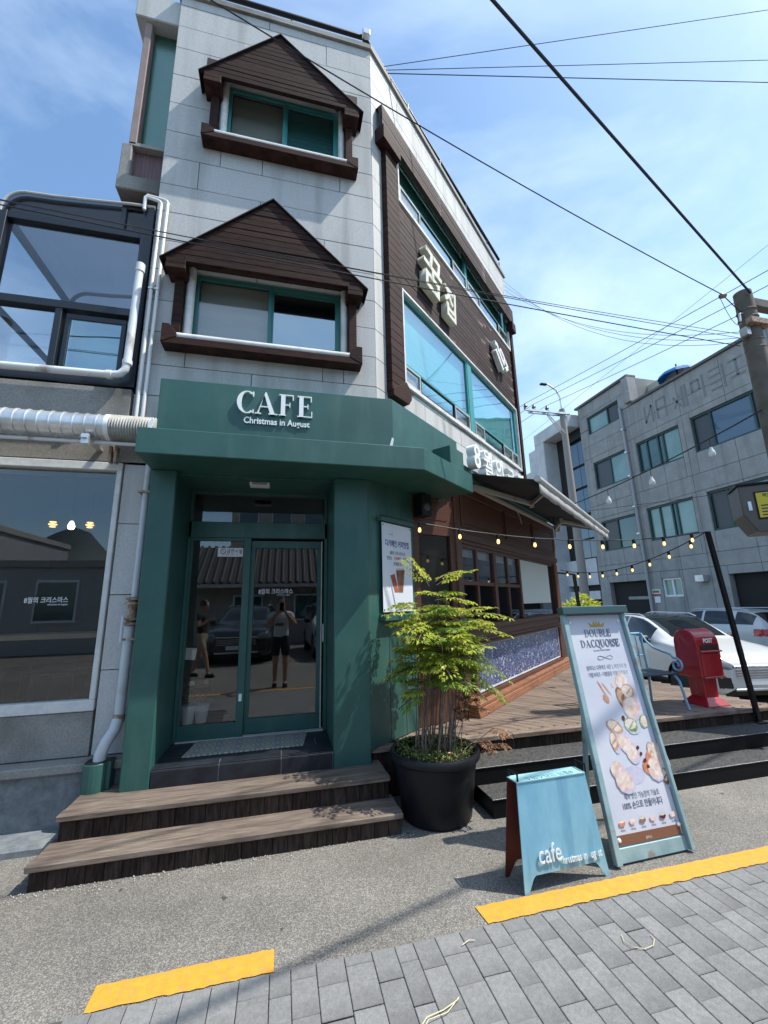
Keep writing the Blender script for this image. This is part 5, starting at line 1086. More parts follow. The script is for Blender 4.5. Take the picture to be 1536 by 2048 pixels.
win(14.78,16.84,9.68,10.62,(15.55,),(1,3)); win(14.76,16.80,6.78,8.16,(15.8,),(3,1)); win(12.10,14.16,6.80,8.17,(12.9,13.15,13.7),(3,0,0,0)); win(9.0,11.60,6.80,8.2,(9.5,10.9),(1,2,1))
win(14.76,16.80,3.72,5.16,(15.9,),(0,1)); win(12.06,14.15,3.83,5.22,(12.85,13.05,13.6),(3,0,3,3)); win(9.0,11.50,3.80,5.24,(10.85,),(3,1))
win(13.13,13.98,1.53,2.26,(13.56,),(3,3), fm=G['white'])
part('entrance_shade_sheet', MB().box(15.232,15.248,14.66,16.8,-.6,2.24), G['room_dark'], cb); part('entrance_beam', MB().box(15.20,15.231,14.7,16.0,1.45,1.58), G['concrete'], cb)  # flat dark sheet painted as the shade inside the entrance
part('garage_shade_sheet', MB().box(15.232,15.248,5.0,11.3,-.6,2.25), G['room_dark'], cb)  # same dark sheet, stands in for shade in the garage opening
dr = thing('drainpipe', 'grey drainpipe down the concrete building face', 'pipe', (14.9,14.6,0))
part('pipe', MB().tube([(14.9,14.62,10.1),(14.9,14.58,6.9),(14.9,14.55,3.4),(14.9,14.55,-.3)], .06, 10), mat('grey_pipe', (.34,.35,.36), .5), dr, True)
for z in (9.0,7.9,6.8,5.4,4.2): part('clamp', MB().box(14.82,15.0,14.52,14.66,z,z+.06), G['galv'], dr)
o = part('roof_umbrella', MB().lathe([(.75,0),(.67,.14),(.44,.27),(.2,.34),(.0,.37)], 10, Matrix.Translation((16.0,12.5,10.62)), cap=False), mat('blue_canvas', (.015,.16,.46), .7), None); tag(o, 'blue parasol on the roof of the concrete building', 'umbrella'); part('pole', MB().tube([(16.0,12.5,9.9),(16.0,12.5,11.2)], .03, 6), G['black_metal'], o)
o = part('vent_box', MB().box(14.72,15.0,12.0,12.32,2.04,2.28), G['galv'], bevel=.01); tag(o, 'small metal vent box on the concrete wall', 'vent')
sg = thing('wall_sign', 'small white and red notice on the concrete wall beside the small window', 'sign', (14.98,14.3,1.6)); part('board', MB().box(14.97,14.995,14.10,14.50,1.60,1.84), G['white'], sg); part('red_band', MB().box(14.965,14.9695,14.10,14.50,1.60,1.66), red, sg); part('lower_board', MB().box(14.97,14.995,14.15,14.42,1.30,1.55), G['white'], sg); part('picture', MB().box(14.965,14.9695,14.14,14.46,1.70,1.80), mat('green_print', (.12,.2,.05), .6), sg)
# stains left by removed letters on the parapet
gh = MB(); zp0, zp1 = 8.62, 9.62
for (y, segs) in ((13.45,((0,.2,.35,.9),(.0,.2,.0,.95),(.35,.1,.35,.9))),(12.85,((0,.15,.0,.95),(0,.95,.35,.95),(0,.55,.35,.55),(.4,.1,.4,1))),(12.1,((0,.2,.3,.7),(.3,.2,.0,.7),(.42,.1,.42,1),(.55,.1,.55,1))),(11.3,((0,.5,.3,.5),(0,.9,.3,.9),(0,.5,0,.9),(.3,.5,.3,.9),(.45,.1,.45,1))),(10.6,((0,.2,.4,.2),(0,.45,.4,.45),(0,.7,.4,.7),(0,.95,.4,.95),(.5,.1,.5,1))),(9.9,((0,.9,.5,.9),(0,.3,.5,.3),(.25,.3,.25,.9)))):
    for a, b, c, d in segs: gh.beam((14.997,y-a,zp0+b*(zp1-zp0)), (14.997,y-c,zp0+d*(zp1-zp0)), .085, .004, up=(1,0,0))
o = part('removed_letter_stains', gh, mat('grey_stain', (.185,.19,.197), .9, col2=(.225,.23,.237), n=(3,4)), cb)
# ------------------------------------------------------------ white building further along
wbd = thing('white_building', 'pale rendered building with a tall strip of blue glass beside the concrete block', 'building', (15,20,0))
part('body', MB().box(15.6,24,17.45,23,-.6,11.0), G['white_wall'], wbd)
part('portal_top', MB().box(14.4,15.6,17.52,20.6,10.45,11.15), G['white_wall'], wbd, bevel=.03); part('portal_leg', MB().box(14.4,15.6,19.75,20.6,-.6,10.45), G['white_wall'], wbd, bevel=.03)
part('dark_slot', MB().box(15.3,15.6,18.75,19.75,1.9,10.45), G['room_dark'], wbd); part('side_wall', MB().box(15.2,16.0,20.6,40,-.6,9.5), G['white_wall'], wbd)
part('lower_wall', MB().box(15.0,15.6,17.5,19.75,-.6,1.9).box(15.02,15.6,17.5,19.75,2.2,3.5), G['white_wall'], wbd)
for i, (a, b) in enumerate(((8.55,9.85),(7.35,8.4),(5.9,7.2),(4.6,5.75),(3.6,4.5))):
    for c, d in ((17.56,18.1),(18.13,18.68)): part('pane', MB().box(15.32,15.36,c,d,a,b), G['glass_sky'], wbd)
part('glass_backing', MB().box(15.4,15.6,17.5,18.75,1.9,10.45), G['black_metal'], wbd); part('dark_header', MB().box(15.1,15.4,17.52,18.75,9.9,10.45), G['black_metal'], wbd)
o = thing('distant_tower', 'hazy pale apartment tower far behind the white building', 'building', (45,80,0)); part('body', MB().box(41,47.5,80,90,-1,30), mat('far_pale_wall', (.45,.52,.58), .8), o)
for k in range(7): part('window', MB().box(41.5,47,79.9,79.99,8+k*3,9.4+k*3), mat('far_window_%d' % k, (.25,.33,.40), .3) if k == 0 else bpy.data.materials['far_window_0'], o)
# shrub by the white building
sh = thing('roadside_shrub', 'yellow green shrub at the far end of the timber shopfront', 'shrub', (9.2,11.6,-.42)); m_ = MB(); q = random.Random(5)
for k in range(1500):
    a = q.uniform(0,6.28); rr = .55*math.sqrt(q.random()); c = Vector((9.2+rr*math.cos(a), 11.6+rr*math.sin(a), .5+q.uniform(-.6,1.3)*(1-rr*.6))); d = Vector((q.uniform(-1,1),q.uniform(-1,1),q.uniform(-.5,1))).normalized()*.09; s_ = d.cross(Vector((q.uniform(-1,1),q.uniform(-1,1),1))).normalized()*.03; m_.add([c-d,c+s_,c+d,c-s_],[(0,1,2,3)])
part('crown', m_, G['leaf_a'], sh, recalc=False); part('trunk', MB().tube([(9.2,11.6,-.44),(9.2,11.6,.6)], [.05,.03], 8), G['bark'], sh)
# ------------------------------------------------------------ utility poles and wires
G['pole'] = mat('concrete_pole', (.10,.085,.072), .85, col2=(.15,.13,.112), n=(6,5), bump=(40,.2)); G['wire'] = mat('black_cable', (.015,.015,.017), .6); G['wire_thin'] = mat('grey_cable', (.05,.055,.065), .6)
def wray(x, y, D):
    d = cf+cr*((x-768)/829.6)-cu*((y-1024)/829.6); return CAM+d*D
np_ = thing('utility_pole', 'thick concrete utility pole at the right edge with steel cross arms', 'pole', (5.27,3.16,0))
NPX, NPY = 5.27, 3.16
part('shaft', MB().tube([(NPX,NPY,-.1),(NPX,NPY,5.05)], [.145,.088], 24), G['pole'], np_, True)
part('cross_arm', MB().box(NPX+.02,NPX+1.3,NPY-.05,NPY+.05,4.86,4.98), G['pole'], np_, bevel=.01); part('cross_arm', MB().box(NPX-.16,NPX+1.2,NPY-.13,NPY-.06,4.55,4.63), G['rust'], np_, bevel=.006)
for z in (4.78,4.68,4.38,4.28): part('band', MB().lathe([(.096,z),(.101,z+.012),(.096,z+.024)], 20, Matrix.Translation((NPX,NPY,0))), G['pole'], np_, True)
part('hook', MB().tube([(NPX-.11,NPY-.02,4.74),(NPX-.17,NPY-.03,4.72),(NPX-.18,NPY-.03,4.62)], .012, 6), G['galv'], np_)
part('anchor_plate', MB().box(NPX-.16,NPX-.10,NPY-.06,NPY+.02,4.44,4.54), G['galv'], np_)
cbx = thing('pole_cabinet', 'brown grey metal cabinet on the utility pole with a yellow notice', 'cabinet', (5.3,3.2,2.1))
MCB = frame((4.86,3.38,0), (.75,-.66))
part('box', MB(MCB).prismy([(0,2.68),(-.0,2.36),(.10,2.16),(.85,2.16),(.85,2.68)][::-1], 0, .42), mat('brown_grey_steel', (.085,.078,.072), .5, col2=(.11,.10,.093), n=(3,4)), cbx, bevel=.01)
part('lid', MB(MCB).box(-.02,.87,-.02,.44,2.681,2.70), G['black_metal'], cbx); part('latch', MB(MCB).box(.055,.085,-.012,-.001,2.40,2.50), G['galv'], cbx)
nt_ = part('notice', MB(MCB).box(.12,.50,-.008,-.001,2.30,2.60), G['black_metal'], cbx); part('notice_face', MB(MCB).box(.135,.485,-.010,-.0082,2.315,2.585), mat('yellow_notice', (.62,.50,.03), .5), nt_)
for k, (bd, si, z) in enumerate((('벽보부착금지',.05,2.535),('경고 안내',.04,2.485))): letters('print', bd, si, .0006, MCB @ Matrix.Translation((.31,-.0104,z)), ink, nt_, offset=.001, sx=.9)
for k in range(4): part('print_line', MB(MCB).box(.16,.46-.03*(k % 2),-.0108,-.0102,2.335+k*.034,2.350+k*.034), ink, nt_)
fp = thing('street_light_pole', 'slim distant utility pole with cross arm and curved street lamp', 'pole', (11.9,14.75,0))
FX, FY = 11.75, 14.55
part('shaft', MB().tube([(FX,FY,-.5),(FX,FY,9.7)], [.19,.12], 16), mat('pale_concrete_pole', (.30,.275,.25), .85), fp, True)
part('cross_arm', MB().box(FX-1.9,FX+.28,FY-.16,FY-.08,9.42,9.50), G['galv'], fp); part('cross_arm', MB().box(FX-1.6,FX+.28,FY+.10,FY+.18,9.46,9.54), G['galv'], fp)
part('brace', MB().tube([(FX-.9,FY-.12,9.44),(FX,FY-.1,8.5)], .025, 6).tube([(FX-.7,FY+.14,9.48),(FX,FY+.1,8.5)], .025, 6), G['galv'], fp)
part('lamp_arm', MB().tube([(FX,FY,9.6),(FX-.03,FY,10.3),(FX-.18,FY,10.62),(FX-.55,FY,10.85),(FX-.75,FY,10.86)], .04, 8), G['galv'], fp, True); part('lamp_head', MB().box(FX-.95,FX-.62,FY-.07,FY+.07,10.80,10.88), G['black_metal'], fp, bevel=.02)
for dx in (-1.8,-1.4,-.75): part('insulator', MB().lathe([(.05,0),(.09,.05),(.06,.1),(.09,.16),(.05,.24),(.03,.3)], 10, Matrix.Translation((FX+dx,FY-.0,9.52))), mat('brown_insulator', (.10,.12,.09), .4) if dx < -1.5 else bpy.data.materials['brown_insulator'], fp, True)
part('meter_box', MB().box(FX+.15,FX+.5,FY-.3,FY-.1,.8,1.5), G['black_metal'], fp); part('meter_box', MB().box(FX-.25,FX+.12,FY-.32,FY-.2,.5,.95), G['galv'], fp)
def wire(a, b, r, label, sag=.0, thin=False, n=14, group='overhead wires', ext=0, exta=0):
    a = Vector(a); b = Vector(b); d_ = b-a; n = n+int(8*(ext+exta)); sag *= (1+ext+exta)**2 if ext+exta else 1; b = b+d_*ext; a = a-d_*exta; pts = [a+(b-a)*(k/n)-Vector((0,0,sag*4*(k/n)*(1-k/n))) for k in range(n+1)]
    o = part('overhead_wire', MB().tube(pts, r*.8 if r < .02 else r, 6), G['wire_thin'] if thin else G['wire'], None, True); tag(o, label, 'wire', group); return o
ptop = Vector((NPX-.03,NPY-.10,4.97)); w1 = wray(985,0,2.85); w1e = ptop+(w1-ptop)*2.6
bp_ = thing('rear_pole', 'concrete utility pole behind the camera across the road', 'pole', (w1e.x,w1e.y,0)); part('shaft', MB().tube([(w1e.x,w1e.y,0),(w1e.x,w1e.y,w1e.z+.25)], [.17,.11], 16), G['pole'], bp_, True)
wire(ptop, w1e, .0145, 'thick black cable rising from the utility pole over the street')
w2 = wray(420,-10,3.2); w2e = wray(1444,589,4.75); wire(w2e, w2+(w2-w2e)*.15, .007, 'twisted service cable from the pole to the roof corner', .10)
o = part('cable_dead_end', MB().lathe([(.012,0),(.03,.01),(.03,.03),(.015,.035),(.03,.045),(.03,.065),(.012,.07)], 10, Matrix.Translation(w2e-Vector((.03,0,.03))) @ Matrix.Rotation(R(70),4,'Y')), mat('porcelain', (.25,.17,.13), .4), None, True); tag(o, 'small insulator on the service cable near the pole', 'insulator'); 
wire(w2e, (NPX-.11,NPY-.02,4.74), .007, 'short cable between the insulator and the pole hook'); wire(w2e+Vector((-.05,0,-.02)), (NPX-.17,NPY-.03,4.60), .004, 'slack loop of cable hanging below the insulator', .16)
rc = sp(.28,-.1,8.55)
for i, (y0_, y1_, lab) in enumerate(((115,14,'highest thin wire from the roof corner towards the right'),(140,117,'middle thin wire from the roof corner towards the right'),(143,161,'lowest thin wire from the roof corner towards the right'))):
    wire(rc+Vector((0,.0,-.05*i+.05)), wray(1700,(y1_-y0_)*1.22+y0_,7.0), .006 if i < 2 else .008, lab, .004, True, ext=2.5)
for i, (pts, lab, r) in enumerate((([(-60,362),(1480,692)],'lower wire crossing the lower timber gable to the pole',.006),([(-60,340),(1480,676)],'middle wire crossing the lower timber gable to the pole',.004),([(-60,330),(1478,668)],'upper wire crossing the lower timber gable to the pole',.004))):
    wire(wray(*pts[0],2.9), wray(*pts[1],4.75), r, lab, .03+.01*i, exta=1.2)
sc_ = sp(4.7,.0,8.3)
for i, (y, lab, sg_) in enumerate(((684,'slack wire from the far roof corner, lowest of three',.55),(676,'slack wire from the far roof corner, middle of three',.45),(664,'slack wire from the far roof corner, highest of three',.40))): wire(sc_+Vector((0,0,-.12*i)), wray(1479,y,4.75), .004, lab, sg_, True)
for i, (dx, x1, y1, lab) in enumerate(((-1.8,1620,480,'high power line from the far pole, outermost on the arm'),(-1.4,1620,514,'high power line from the far pole, middle of the arm'),(-.75,1620,548,'high power line from the far pole, nearest the shaft'))):
    A_ = Vector((FX+dx,FY,9.82)); wire(A_, wray(x1,y1,8.5), .011, lab, .03, True, ext=1.2); wire(A_, A_+Vector((-8.0,28,-3.2)), .012, lab.replace('high power','rear power'), .1, True)
wire(Vector((FX-.6,FY,9.6))+Vector((-1.0,3,-1.0)), wray(1640,380,9.5), .006, 'faint thin wire high above the concrete building', .02, True, ext=1.5, exta=1.5)
# cable with hanging clear bulbs between the far pole and the utility pole
G['bulb_clear'] = mat('clear_bulb', (.70,.74,.70), .1, spec=.8); G['bulb_lit'] = mat('warm_lit_bulb', (1,.8,.4), .3, emis=((1,.66,.22), 1.0)); 
A_ = wray(1060,1040,8.5); B_ = Vector((NPX-.13,NPY,3.52))
wire(A_, B_, .010, 'black festoon cable with hanging clear bulbs', .10, group=None)
for i, t in enumerate((.30,.475,.66,.86)):
    p = A_+(B_-A_)*t-Vector((0,0,.10*4*t*(1-t))); h = thing('hanging_bulb', ('unlit hanging bulb nearest the awning','second unlit hanging bulb from the awning','third unlit hanging bulb from the awning','unlit hanging bulb nearest the utility pole')[i], 'bulb', tuple(p), group='unlit hanging bulbs')
    part('cord', MB().tube([p, p-Vector((0,0,.12))], .004, 5), G['wire'], h); part('glass', MB().lathe([(.001,-.235),(.03,-.225),(.04,-.195),(.032,-.165),(.016,-.13),(.014,-.11)], 14, Matrix.Translation(p)), G['bulb_clear'], h, True)
wire(wray(1085,1032,9), wray(1640,960,5.2), .006, 'thin cable passing behind the awning tip', .02, True)
wire((3.42-4.6,.89-1.4,6.0), (4.57+6,1.24+1.83,6.0), .021, 'heavy cable added out of view to cast the soft shadow across the asphalt')  # unseen cable, added only for the shadow it throws
# string lights
bp = thing('black_post', 'leaning black metal post at the deck edge holding string lights', 'post', (4.74,3.56,.24)); PT = Vector((4.60,3.60,2.21))
part('shaft', MB().beam((4.735,3.555,.245), PT, .035, .05), G['black_metal'], bp, bevel=.003); part('base_plate', MB().box(4.68,4.79,3.50,3.57,.244,.254), G['black_metal'], bp)
fpst = thing('far_black_post', 'thin black post at the far end of the timber shopfront', 'post', tuple(sp(6.1,.5,0))); FPT = sp(6.0,.45,2.0); part('shaft', MB().beam(sp(6.1,.5,-.2), FPT, .05, .05), G['black_metal'], fpst); part('arm', MB().beam(FPT, sp(5.2,.33,2.0), .03, .03), G['black_metal'], fpst)
first = [None]
def strand(a, b, sag, nb, name, label, blab, skip=0):
    pts = [a+(b-a)*(k/20)-Vector((0,0,sag*4*(k/20)*(1-k/20))) for k in range(21)]
    o = part(name, MB().tube(pts, .006, 6), G['wire'], None, True); tag(o, label, 'string lights')
    for i in range(nb):
        t = (i+.7+skip)/(nb+skip+.3); p = a+(b-a)*t-Vector((0,0,sag*4*t*(1-t)))
        h = thing('string_bulb', blab % ('first','second','third','fourth','fifth','sixth','seventh','eighth','ninth')[i], 'bulb', tuple(p), group='lit string bulbs')
        part('socket', MB().lathe([(.016,-.045),(.017,-.01),(.010,.006)], 10, Matrix.Translation(p)), G['black_metal'], h, True)
        part('glass', MB().lathe([(.001,-.090),(.010,-.086),(.0155,-.072),(.013,-.057),(.009,-.044)], 12, Matrix.Translation(p)), G['bulb_lit'], h, True)
sA = MQ @ Vector((.10,-.05,2.285))
strand(sA, PT, .16, 9, 'string_light_cable', 'near string light cable from the banner to the leaning post', '%s lit bulb from the banner on the near string', .25)
strand(sp(5.3,.36,2.06), PT+Vector((-.02,.02,-.01)), .20, 9, 'string_light_cable', 'far string light cable behind the awning to the leaning post', '%s lit bulb from the shopfront on the far string', 0)
# floodlight on the roof corner
fl = thing('floodlight', 'small floodlight on the roof rail corner', 'lamp', (.84,3.86,8.8)); part('head', MB().box(.80,.90,3.82,3.89,8.74,8.84), G['galv'], fl, bevel=.01); part('stem', MB().tube([(.83,3.94,8.78),(.85,3.87,8.78)], .015, 6), G['black_metal'], fl)
# ------------------------------------------------------------ cars
def cr1(p0, p1, p2, p3, t): return .5*((2*p1)+(-p0+p2)*t+(2*p0-5*p1+4*p2-p3)*t*t+(-p0+3*p1-3*p2+p3)*t*t*t)
ST = [  # x, bottom z, max half width, belt z, belt half width, top z, top half width
 (2.20,.34,.60,.66,.56,.70,.30),(2.13,.25,.77,.76,.71,.80,.42),(1.98,.22,.86,.85,.80,.90,.52),(1.55,.22,.895,.93,.83,.99,.56),(1.10,.22,.90,.98,.85,1.06,.60),(.90,.22,.905,1.0,.86,1.11,.62),
 (.50,.22,.905,1.01,.865,1.33,.615),(.12,.22,.905,1.02,.865,1.49,.60),(-.35,.22,.905,1.03,.865,1.55,.60),(-1.15,.22,.905,1.05,.86,1.54,.585),(-1.70,.23,.90,1.07,.845,1.47,.57),(-1.98,.26,.88,1.08,.82,1.27,.57),(-2.12,.29,.84,1.04,.77,1.08,.55),(-2.20,.36,.76,.94,.69,.97,.40)]
def section(r):
    x, zb, w, zt, wt, zr, wr_ = r; zm = zb+(zt-zb)*.52
    return [(x,w*.90,zb),(x,w*.985,zb+.09),(x,w,zm),(x,w*.992,zm+(zt-zm)*.6),(x,wt,zt),(x,wt*.55+wr_*.45,zt+(zr-zt)*.55),(x,wr_,zr-.035*min(1,(zr-zt)/.3)),(x,wr_*.5,zr-.004),(x,0,zr)]
def car_grid(nu=9, nv=7):
    S = [section(r) for r in ST]; G1 = []
    for i in range(len(S)-1):
        for a in range(nu):
            t = a/nu; I = [max(i-1,0), i, i+1, min(i+2,len(S)-1)]
            G1.append([tuple(cr1(S[I[0]][k][c], S[I[1]][k][c], S[I[2]][k][c], S[I[3]][k][c], t) for c in range(3)) for k in range(9)])
    G1.append(S[-1]); out = []
    for row in G1:
        q = []
        for k in range(8):
            for a in range(nv):
                t = a/nv; I = [max(k-1,0), k, k+1, min(k+2,8)]
                q.append(tuple(cr1(row[I[0]][c], row[I[1]][c], row[I[2]][c], row[I[3]][c], t) for c in range(3)))
        q.append(row[8]); out.append(q)
    return out, nv
def make_car(name, label, paint, loc, rz, group, black_roof=False):
    t = thing(name, label, 'car', loc, rz, group); g_, nv = car_grid(); nu_ = len(g_); nk = len(g_[0])
    P = {}
    def PP(k): return P.setdefault(k, MB())
    _ = ('body','cladding','windscreen','rear_window','side_window','headlight','grille','fog_lamp','taillight','lower_intake')
    def wheel_hit(c): return any(math.hypot(c[0]-wx, c[2]-.32) < .375 and abs(c[1]) > .55 for wx in (1.36,-1.34))
    for i in range(nu_-1):
        for k in range(nk-1):
            for s in (1,-1):
                q = [g_[i][k], g_[i+1][k], g_[i+1][k+1], g_[i][k+1]]; q = [Vector((p[0],p[1]*s,p[2])) for p in q]; c = sum(q, Vector())/4
                seg = k/nv; ay = abs(c.y)
                if wheel_hit(c): continue
                nm = (q[1]-q[0]).cross(q[3]-q[0]); nm = nm.normalized() if nm.length > 1e-9 else Vector((0,0,1))
                if nm.dot(Vector((c.x*.3,c.y,c.z-.7))) < 0: nm = -nm
                key = 'body'
                if seg > 6 and .17 < c.x < .86: key = 'windscreen'
                elif seg > 6 and -2.06 < c.x < -1.76: key = 'rear_window'
                elif 4.25 < seg < 5.85 and -1.86 < c.x < .55 and not (-.42 < c.x < -.33) and not (-1.36 < c.x < -1.24): key = 'side_window'
                elif c.x > 1.80 and .66 < c.z < .82 and ay > .48 and seg < 5: key = 'headlight'
                elif c.x > 2.12 and .52 < c.z < .70 and ay < .55: key = 'grille'
                elif c.x > 1.95 and .34 < c.z < .52 and .58 < ay < .78: key = 'fog_lamp'
                elif c.x > 2.08 and c.z < .42 and ay < .55: key = 'lower_intake'
                elif c.x < -1.88 and .84 < c.z < 1.02 and ay > .42 and seg < 5.2: key = 'taillight'
                elif black_roof and seg > 6.0 and -1.76 <= c.x <= .17: key = 'roof_panel'
                elif c.z < .33 and -1.9 < c.x < 1.9: key = 'cladding'
                off = nm*(.004 if key not in ('body','cladding','roof_panel') else 0); PP(key if key in ('body','grille','lower_intake','windscreen','rear_window','roof_panel') else (key, s, (0 if key != 'cladding' else (c.x > -1.34)+(c.x > 1.36)) if key != 'side_window' else (c.x > -.38)+(c.x > -1.3))).add([p+off for p in q], [(0,1,2,3)])
    for e, idx in ((0,0),(1,nu_-1)):
        ring = [Vector(p) for p in g_[idx]]+[Vector((p[0],-p[1],p[2])) for p in reversed(g_[idx][:-1])]; PP('body').add(ring, [tuple(range(len(ring)))])
    mm = {'body': paint, 'roof_panel': G['car_trim2'], 'cladding': G['car_trim'], 'windscreen': G['car_glass'], 'rear_window': G['car_glass'], 'side_window': G['car_glass'], 'headlight': G['car_lamp'], 'grille': G['car_grille'], 'fog_lamp': G['car_trim'], 'lower_intake': G['car_grille'], 'taillight': G['car_tail']}
    for k, mb in P.items():
        k = k if isinstance(k, str) else k[0]
        if mb.f:
            me = mb.mesh(k, mm[k], True, recalc=False); bm = bmesh.new(); bm.from_mesh(me); bmesh.ops.remove_doubles(bm, verts=bm.verts, dist=.0005); bmesh.ops.recalc_face_normals(bm, faces=bm.faces); bm.to_mesh(me); bm.free(); put(k, me, t, world=False)
    part('underbody', MB().box(-2.0,2.0,-.70,.70,.18,.40), G['car_trim'], t, world=False)
    for wx in (1.36,-1.34):
        for s in (1,-1):
            w = part('wheel', MB().lathe([(.20,-.09),(.31,-.10),(.335,-.07),(.335,.07),(.31,.10),(.20,.09)], 28, Matrix.Translation((wx,.79*s,.32)) @ Matrix.Rotation(R(90),4,'X')), G['tyre'], t, True, world=False)
            rm = MB(Matrix.Translation((wx,.79*s+.07*s,.32)) @ Matrix.Rotation(R(90),4,'X')); rm.lathe([(.0,-.02),(.205,-.02)], 24, cap=False).lathe([(.19,.015),(.205,.02),(.205,-.03)], 24, cap=False).lathe([(.0,.018),(.04,.016),(.045,0)], 12, cap=False)
            for a in range(5): rm.box(-.022,.022,.03,.20,.0,.016, Matrix.Rotation(R(72*a),4,'Z'))
            part('rim', rm, G['galv'], w, world=False)
            part('wheel_arch', MB().lathe([(.37,-.12),(.37,.12)], 28, Matrix.Translation((wx,.70*s,.32)) @ Matrix.Rotation(R(90),4,'X'), cap=False), G['car_trim'], t, True, world=False)
    for s in (1,-1):
        mr = part('mirror', MB().lathe([(.02,-.10),(.075,-.07),(.085,0),(.07,.07),(.02,.095)], 12, Matrix.Translation((.52,.98*s,1.06)) @ Matrix.Rotation(R(90),4,'X') @ Matrix.Diagonal((.75,1,1,1))), G['car_trim'], t, True, world=False); part('mirror_arm', MB().box(.48,.56,min(.84*s,.93*s),max(.84*s,.93*s),1.0,1.03), G['car_trim'], mr, world=False)
        for hx in (.02,-.95): part('door_handle', MB().box(hx-.1,hx+.1,.885*s-.012,.885*s+.012,.86,.885), paint, t, world=False, bevel=.005)
    part('front_grille', MB().prismy([(-.56,.50),(.56,.50),(.60,.60),(.50,.69),(-.50,.69),(-.60,.60)], 0, .05, Matrix.Translation((2.17,0,0)) @ Matrix.Rotation(R(90),4,'Z')), G['car_grille'], t, world=False, bevel=.01)
    for k in range(4): part('grille_bar', MB().box(2.20,2.228,-.50,.50,.525+k*.042,.537+k*.042), G['galv'], t, world=False)
    part('bumper_lip', MB().box(2.10,2.215,-.55,.55,.30,.345), G['galv'], t, world=False, bevel=.012)
    part('chrome_bar', MB().box(2.185,2.215,-.52,.52,.70,.725), G['galv'], t, world=False, bevel=.006); part('number_plate', MB().box(2.20,2.222,-.26,.26,.40,.50), G['white'], t, world=False); part('rear_plate', MB().box(-2.222,-2.19,-.26,.26,.62,.73), G['white'], t, world=False)
    for s in (1,-1): part('roof_rail', MB().tube([(.1,.60*s,1.50),(-.1,.60*s,1.56),(-1.4,.585*s,1.565),(-1.65,.575*s,1.51)], .014, 6), G['galv'], t, True, world=False)
    return t
G['car_glass'] = mat('tinted_car_glass', (.008,.011,.012), .03, spec=.8); G['car_trim2'] = mat('gloss_black_roof', (.01,.01,.011), .12, coat=.6); G['car_trim'] = mat('black_car_trim', (.012,.012,.013), .5); G['car_grille'] = mat('dark_grille', (.012,.012,.014), .35); G['car_lamp'] = mat('lamp_glass', (.09,.10,.11), .05, spec=1); G['car_tail'] = mat('red_tail_lamp', (.42,.012,.018), .15, coat=.5); G['tyre'] = mat('tyre_rubber', (.014,.014,.015), .8)
white_car = mat('white_car_paint', (.56,.57,.57), .3, coat=.6); dark_car = mat('dark_blue_car_paint', (.012,.014,.02), .25, coat=.7)
make_car('parked_car', 'white car parked nose out behind the red letter box', white_car, (8.74,8.15,-.425), R(-101.6), 'parked cars', True)
make_car('parked_car', 'white car parked tail out beside the concrete building', white_car, (13.6,11.1,-.425), R(90), 'parked cars')
make_car('parked_car', 'dark car across the road, reflected in the glass door', dark_car, (-1.0,-6.1,0), R(94), 'parked cars')
make_car('parked_car', 'white car across the road, reflected beside the door handle', white_car, (1.75,-6.0,0), R(88), 'parked cars')
# ------------------------------------------------------------ houses across the road (seen in the reflections)
hk = thing('tiled_house', 'low house with grey ribbed tile roof across the road', 'building', (1.5,-10.5,0)); wl = mat('plaster_wall', (.35,.33,.30), .8)
part('wall', MB().box(-3.5,7.5,-13.5,-10.6,0,2.5), wl, hk)
part('roof', MB().add([(-4,-9.7,2.45),(8,-9.7,2.45),(8,-12,4.2),(-4,-12,4.2),(-4,-14.3,2.45),(8,-14.3,2.45)], [(0,1,2,3),(3,2,5,4),(0,3,4),(1,5,2)]), mat('dark_roof_tile', (.05,.052,.056), .7), hk)
tm = MB().tube([(0,0,.02),(0,-2.3,1.77)], .075, 8).mesh('tile_row', bpy.data.materials['dark_roof_tile'])
for k in range(40): put('tile_row', tm, hk, loc=(-3.9+k*.3,-9.72,2.45))
part('eave_board', MB().box(-4,8,-9.75,-9.68,2.28,2.42), mat('pale_eave', (.5,.48,.44), .8), hk)
for x in (-2,.5,3,5.5): f_ = part('window', MB().box(x,x+1.2,-10.6,-10.5,.9,2.0), G['white'], hk); part('pane', MB().box(x+.07,x+1.13,-10.5,-10.48,.97,1.93), G['glass_far'], f_)
def block(name, label, x0, x1, y0, y1, h, m, fl, nx):
    t = thing(name, label, 'building', ((x0+x1)/2,y1,0)); part('wall', MB().box(x0,x1,y0,y1,0,h), m, t); part('parapet', MB().box(x0-.1,x1+.1,y0,y1+.1,h,h+.25), wl, t); dz = h/fl; dx = (x1-x0)/nx
    for i in range(fl):
        for j in range(nx):
            f_ = part('window', MB().box(x0+j*dx+dx*.2,x0+j*dx+dx*.8,y1,y1+.05,i*dz+dz*.35,i*dz+dz*.85), G['white'], t); part('pane', MB().box(x0+j*dx+dx*.23,x0+j*dx+dx*.77,y1+.05,y1+.06,i*dz+dz*.38,i*dz+dz*.82), G['glass_far'], f_)
block('street_house', 'pale two storey house across the road left of the tiled house', -11.5,-4.6,-16,-10.2,3.1, mat('pale_house_wall', (.42,.42,.40), .8), 1, 3)
block('street_house', 'taller grey house across the road at the far left', -22,-12.2,-20,-13,5.0, mat('grey_house_wall', (.30,.31,.33), .8), 3, 5)
block('street_house', 'brick coloured house across the road right of the tiled house', 8.6,17,-18,-9.5,7.2, mat('brick_house_wall', (.28,.15,.11), .85, col2=(.34,.19,.14), n=(8,4)), 3, 4)
block('street_house', 'long ochre house on the far side of the road to the right', 17.5,33,-12,-2.6,8.8, mat('ochre_house_wall', (.33,.27,.19), .85), 3, 7)
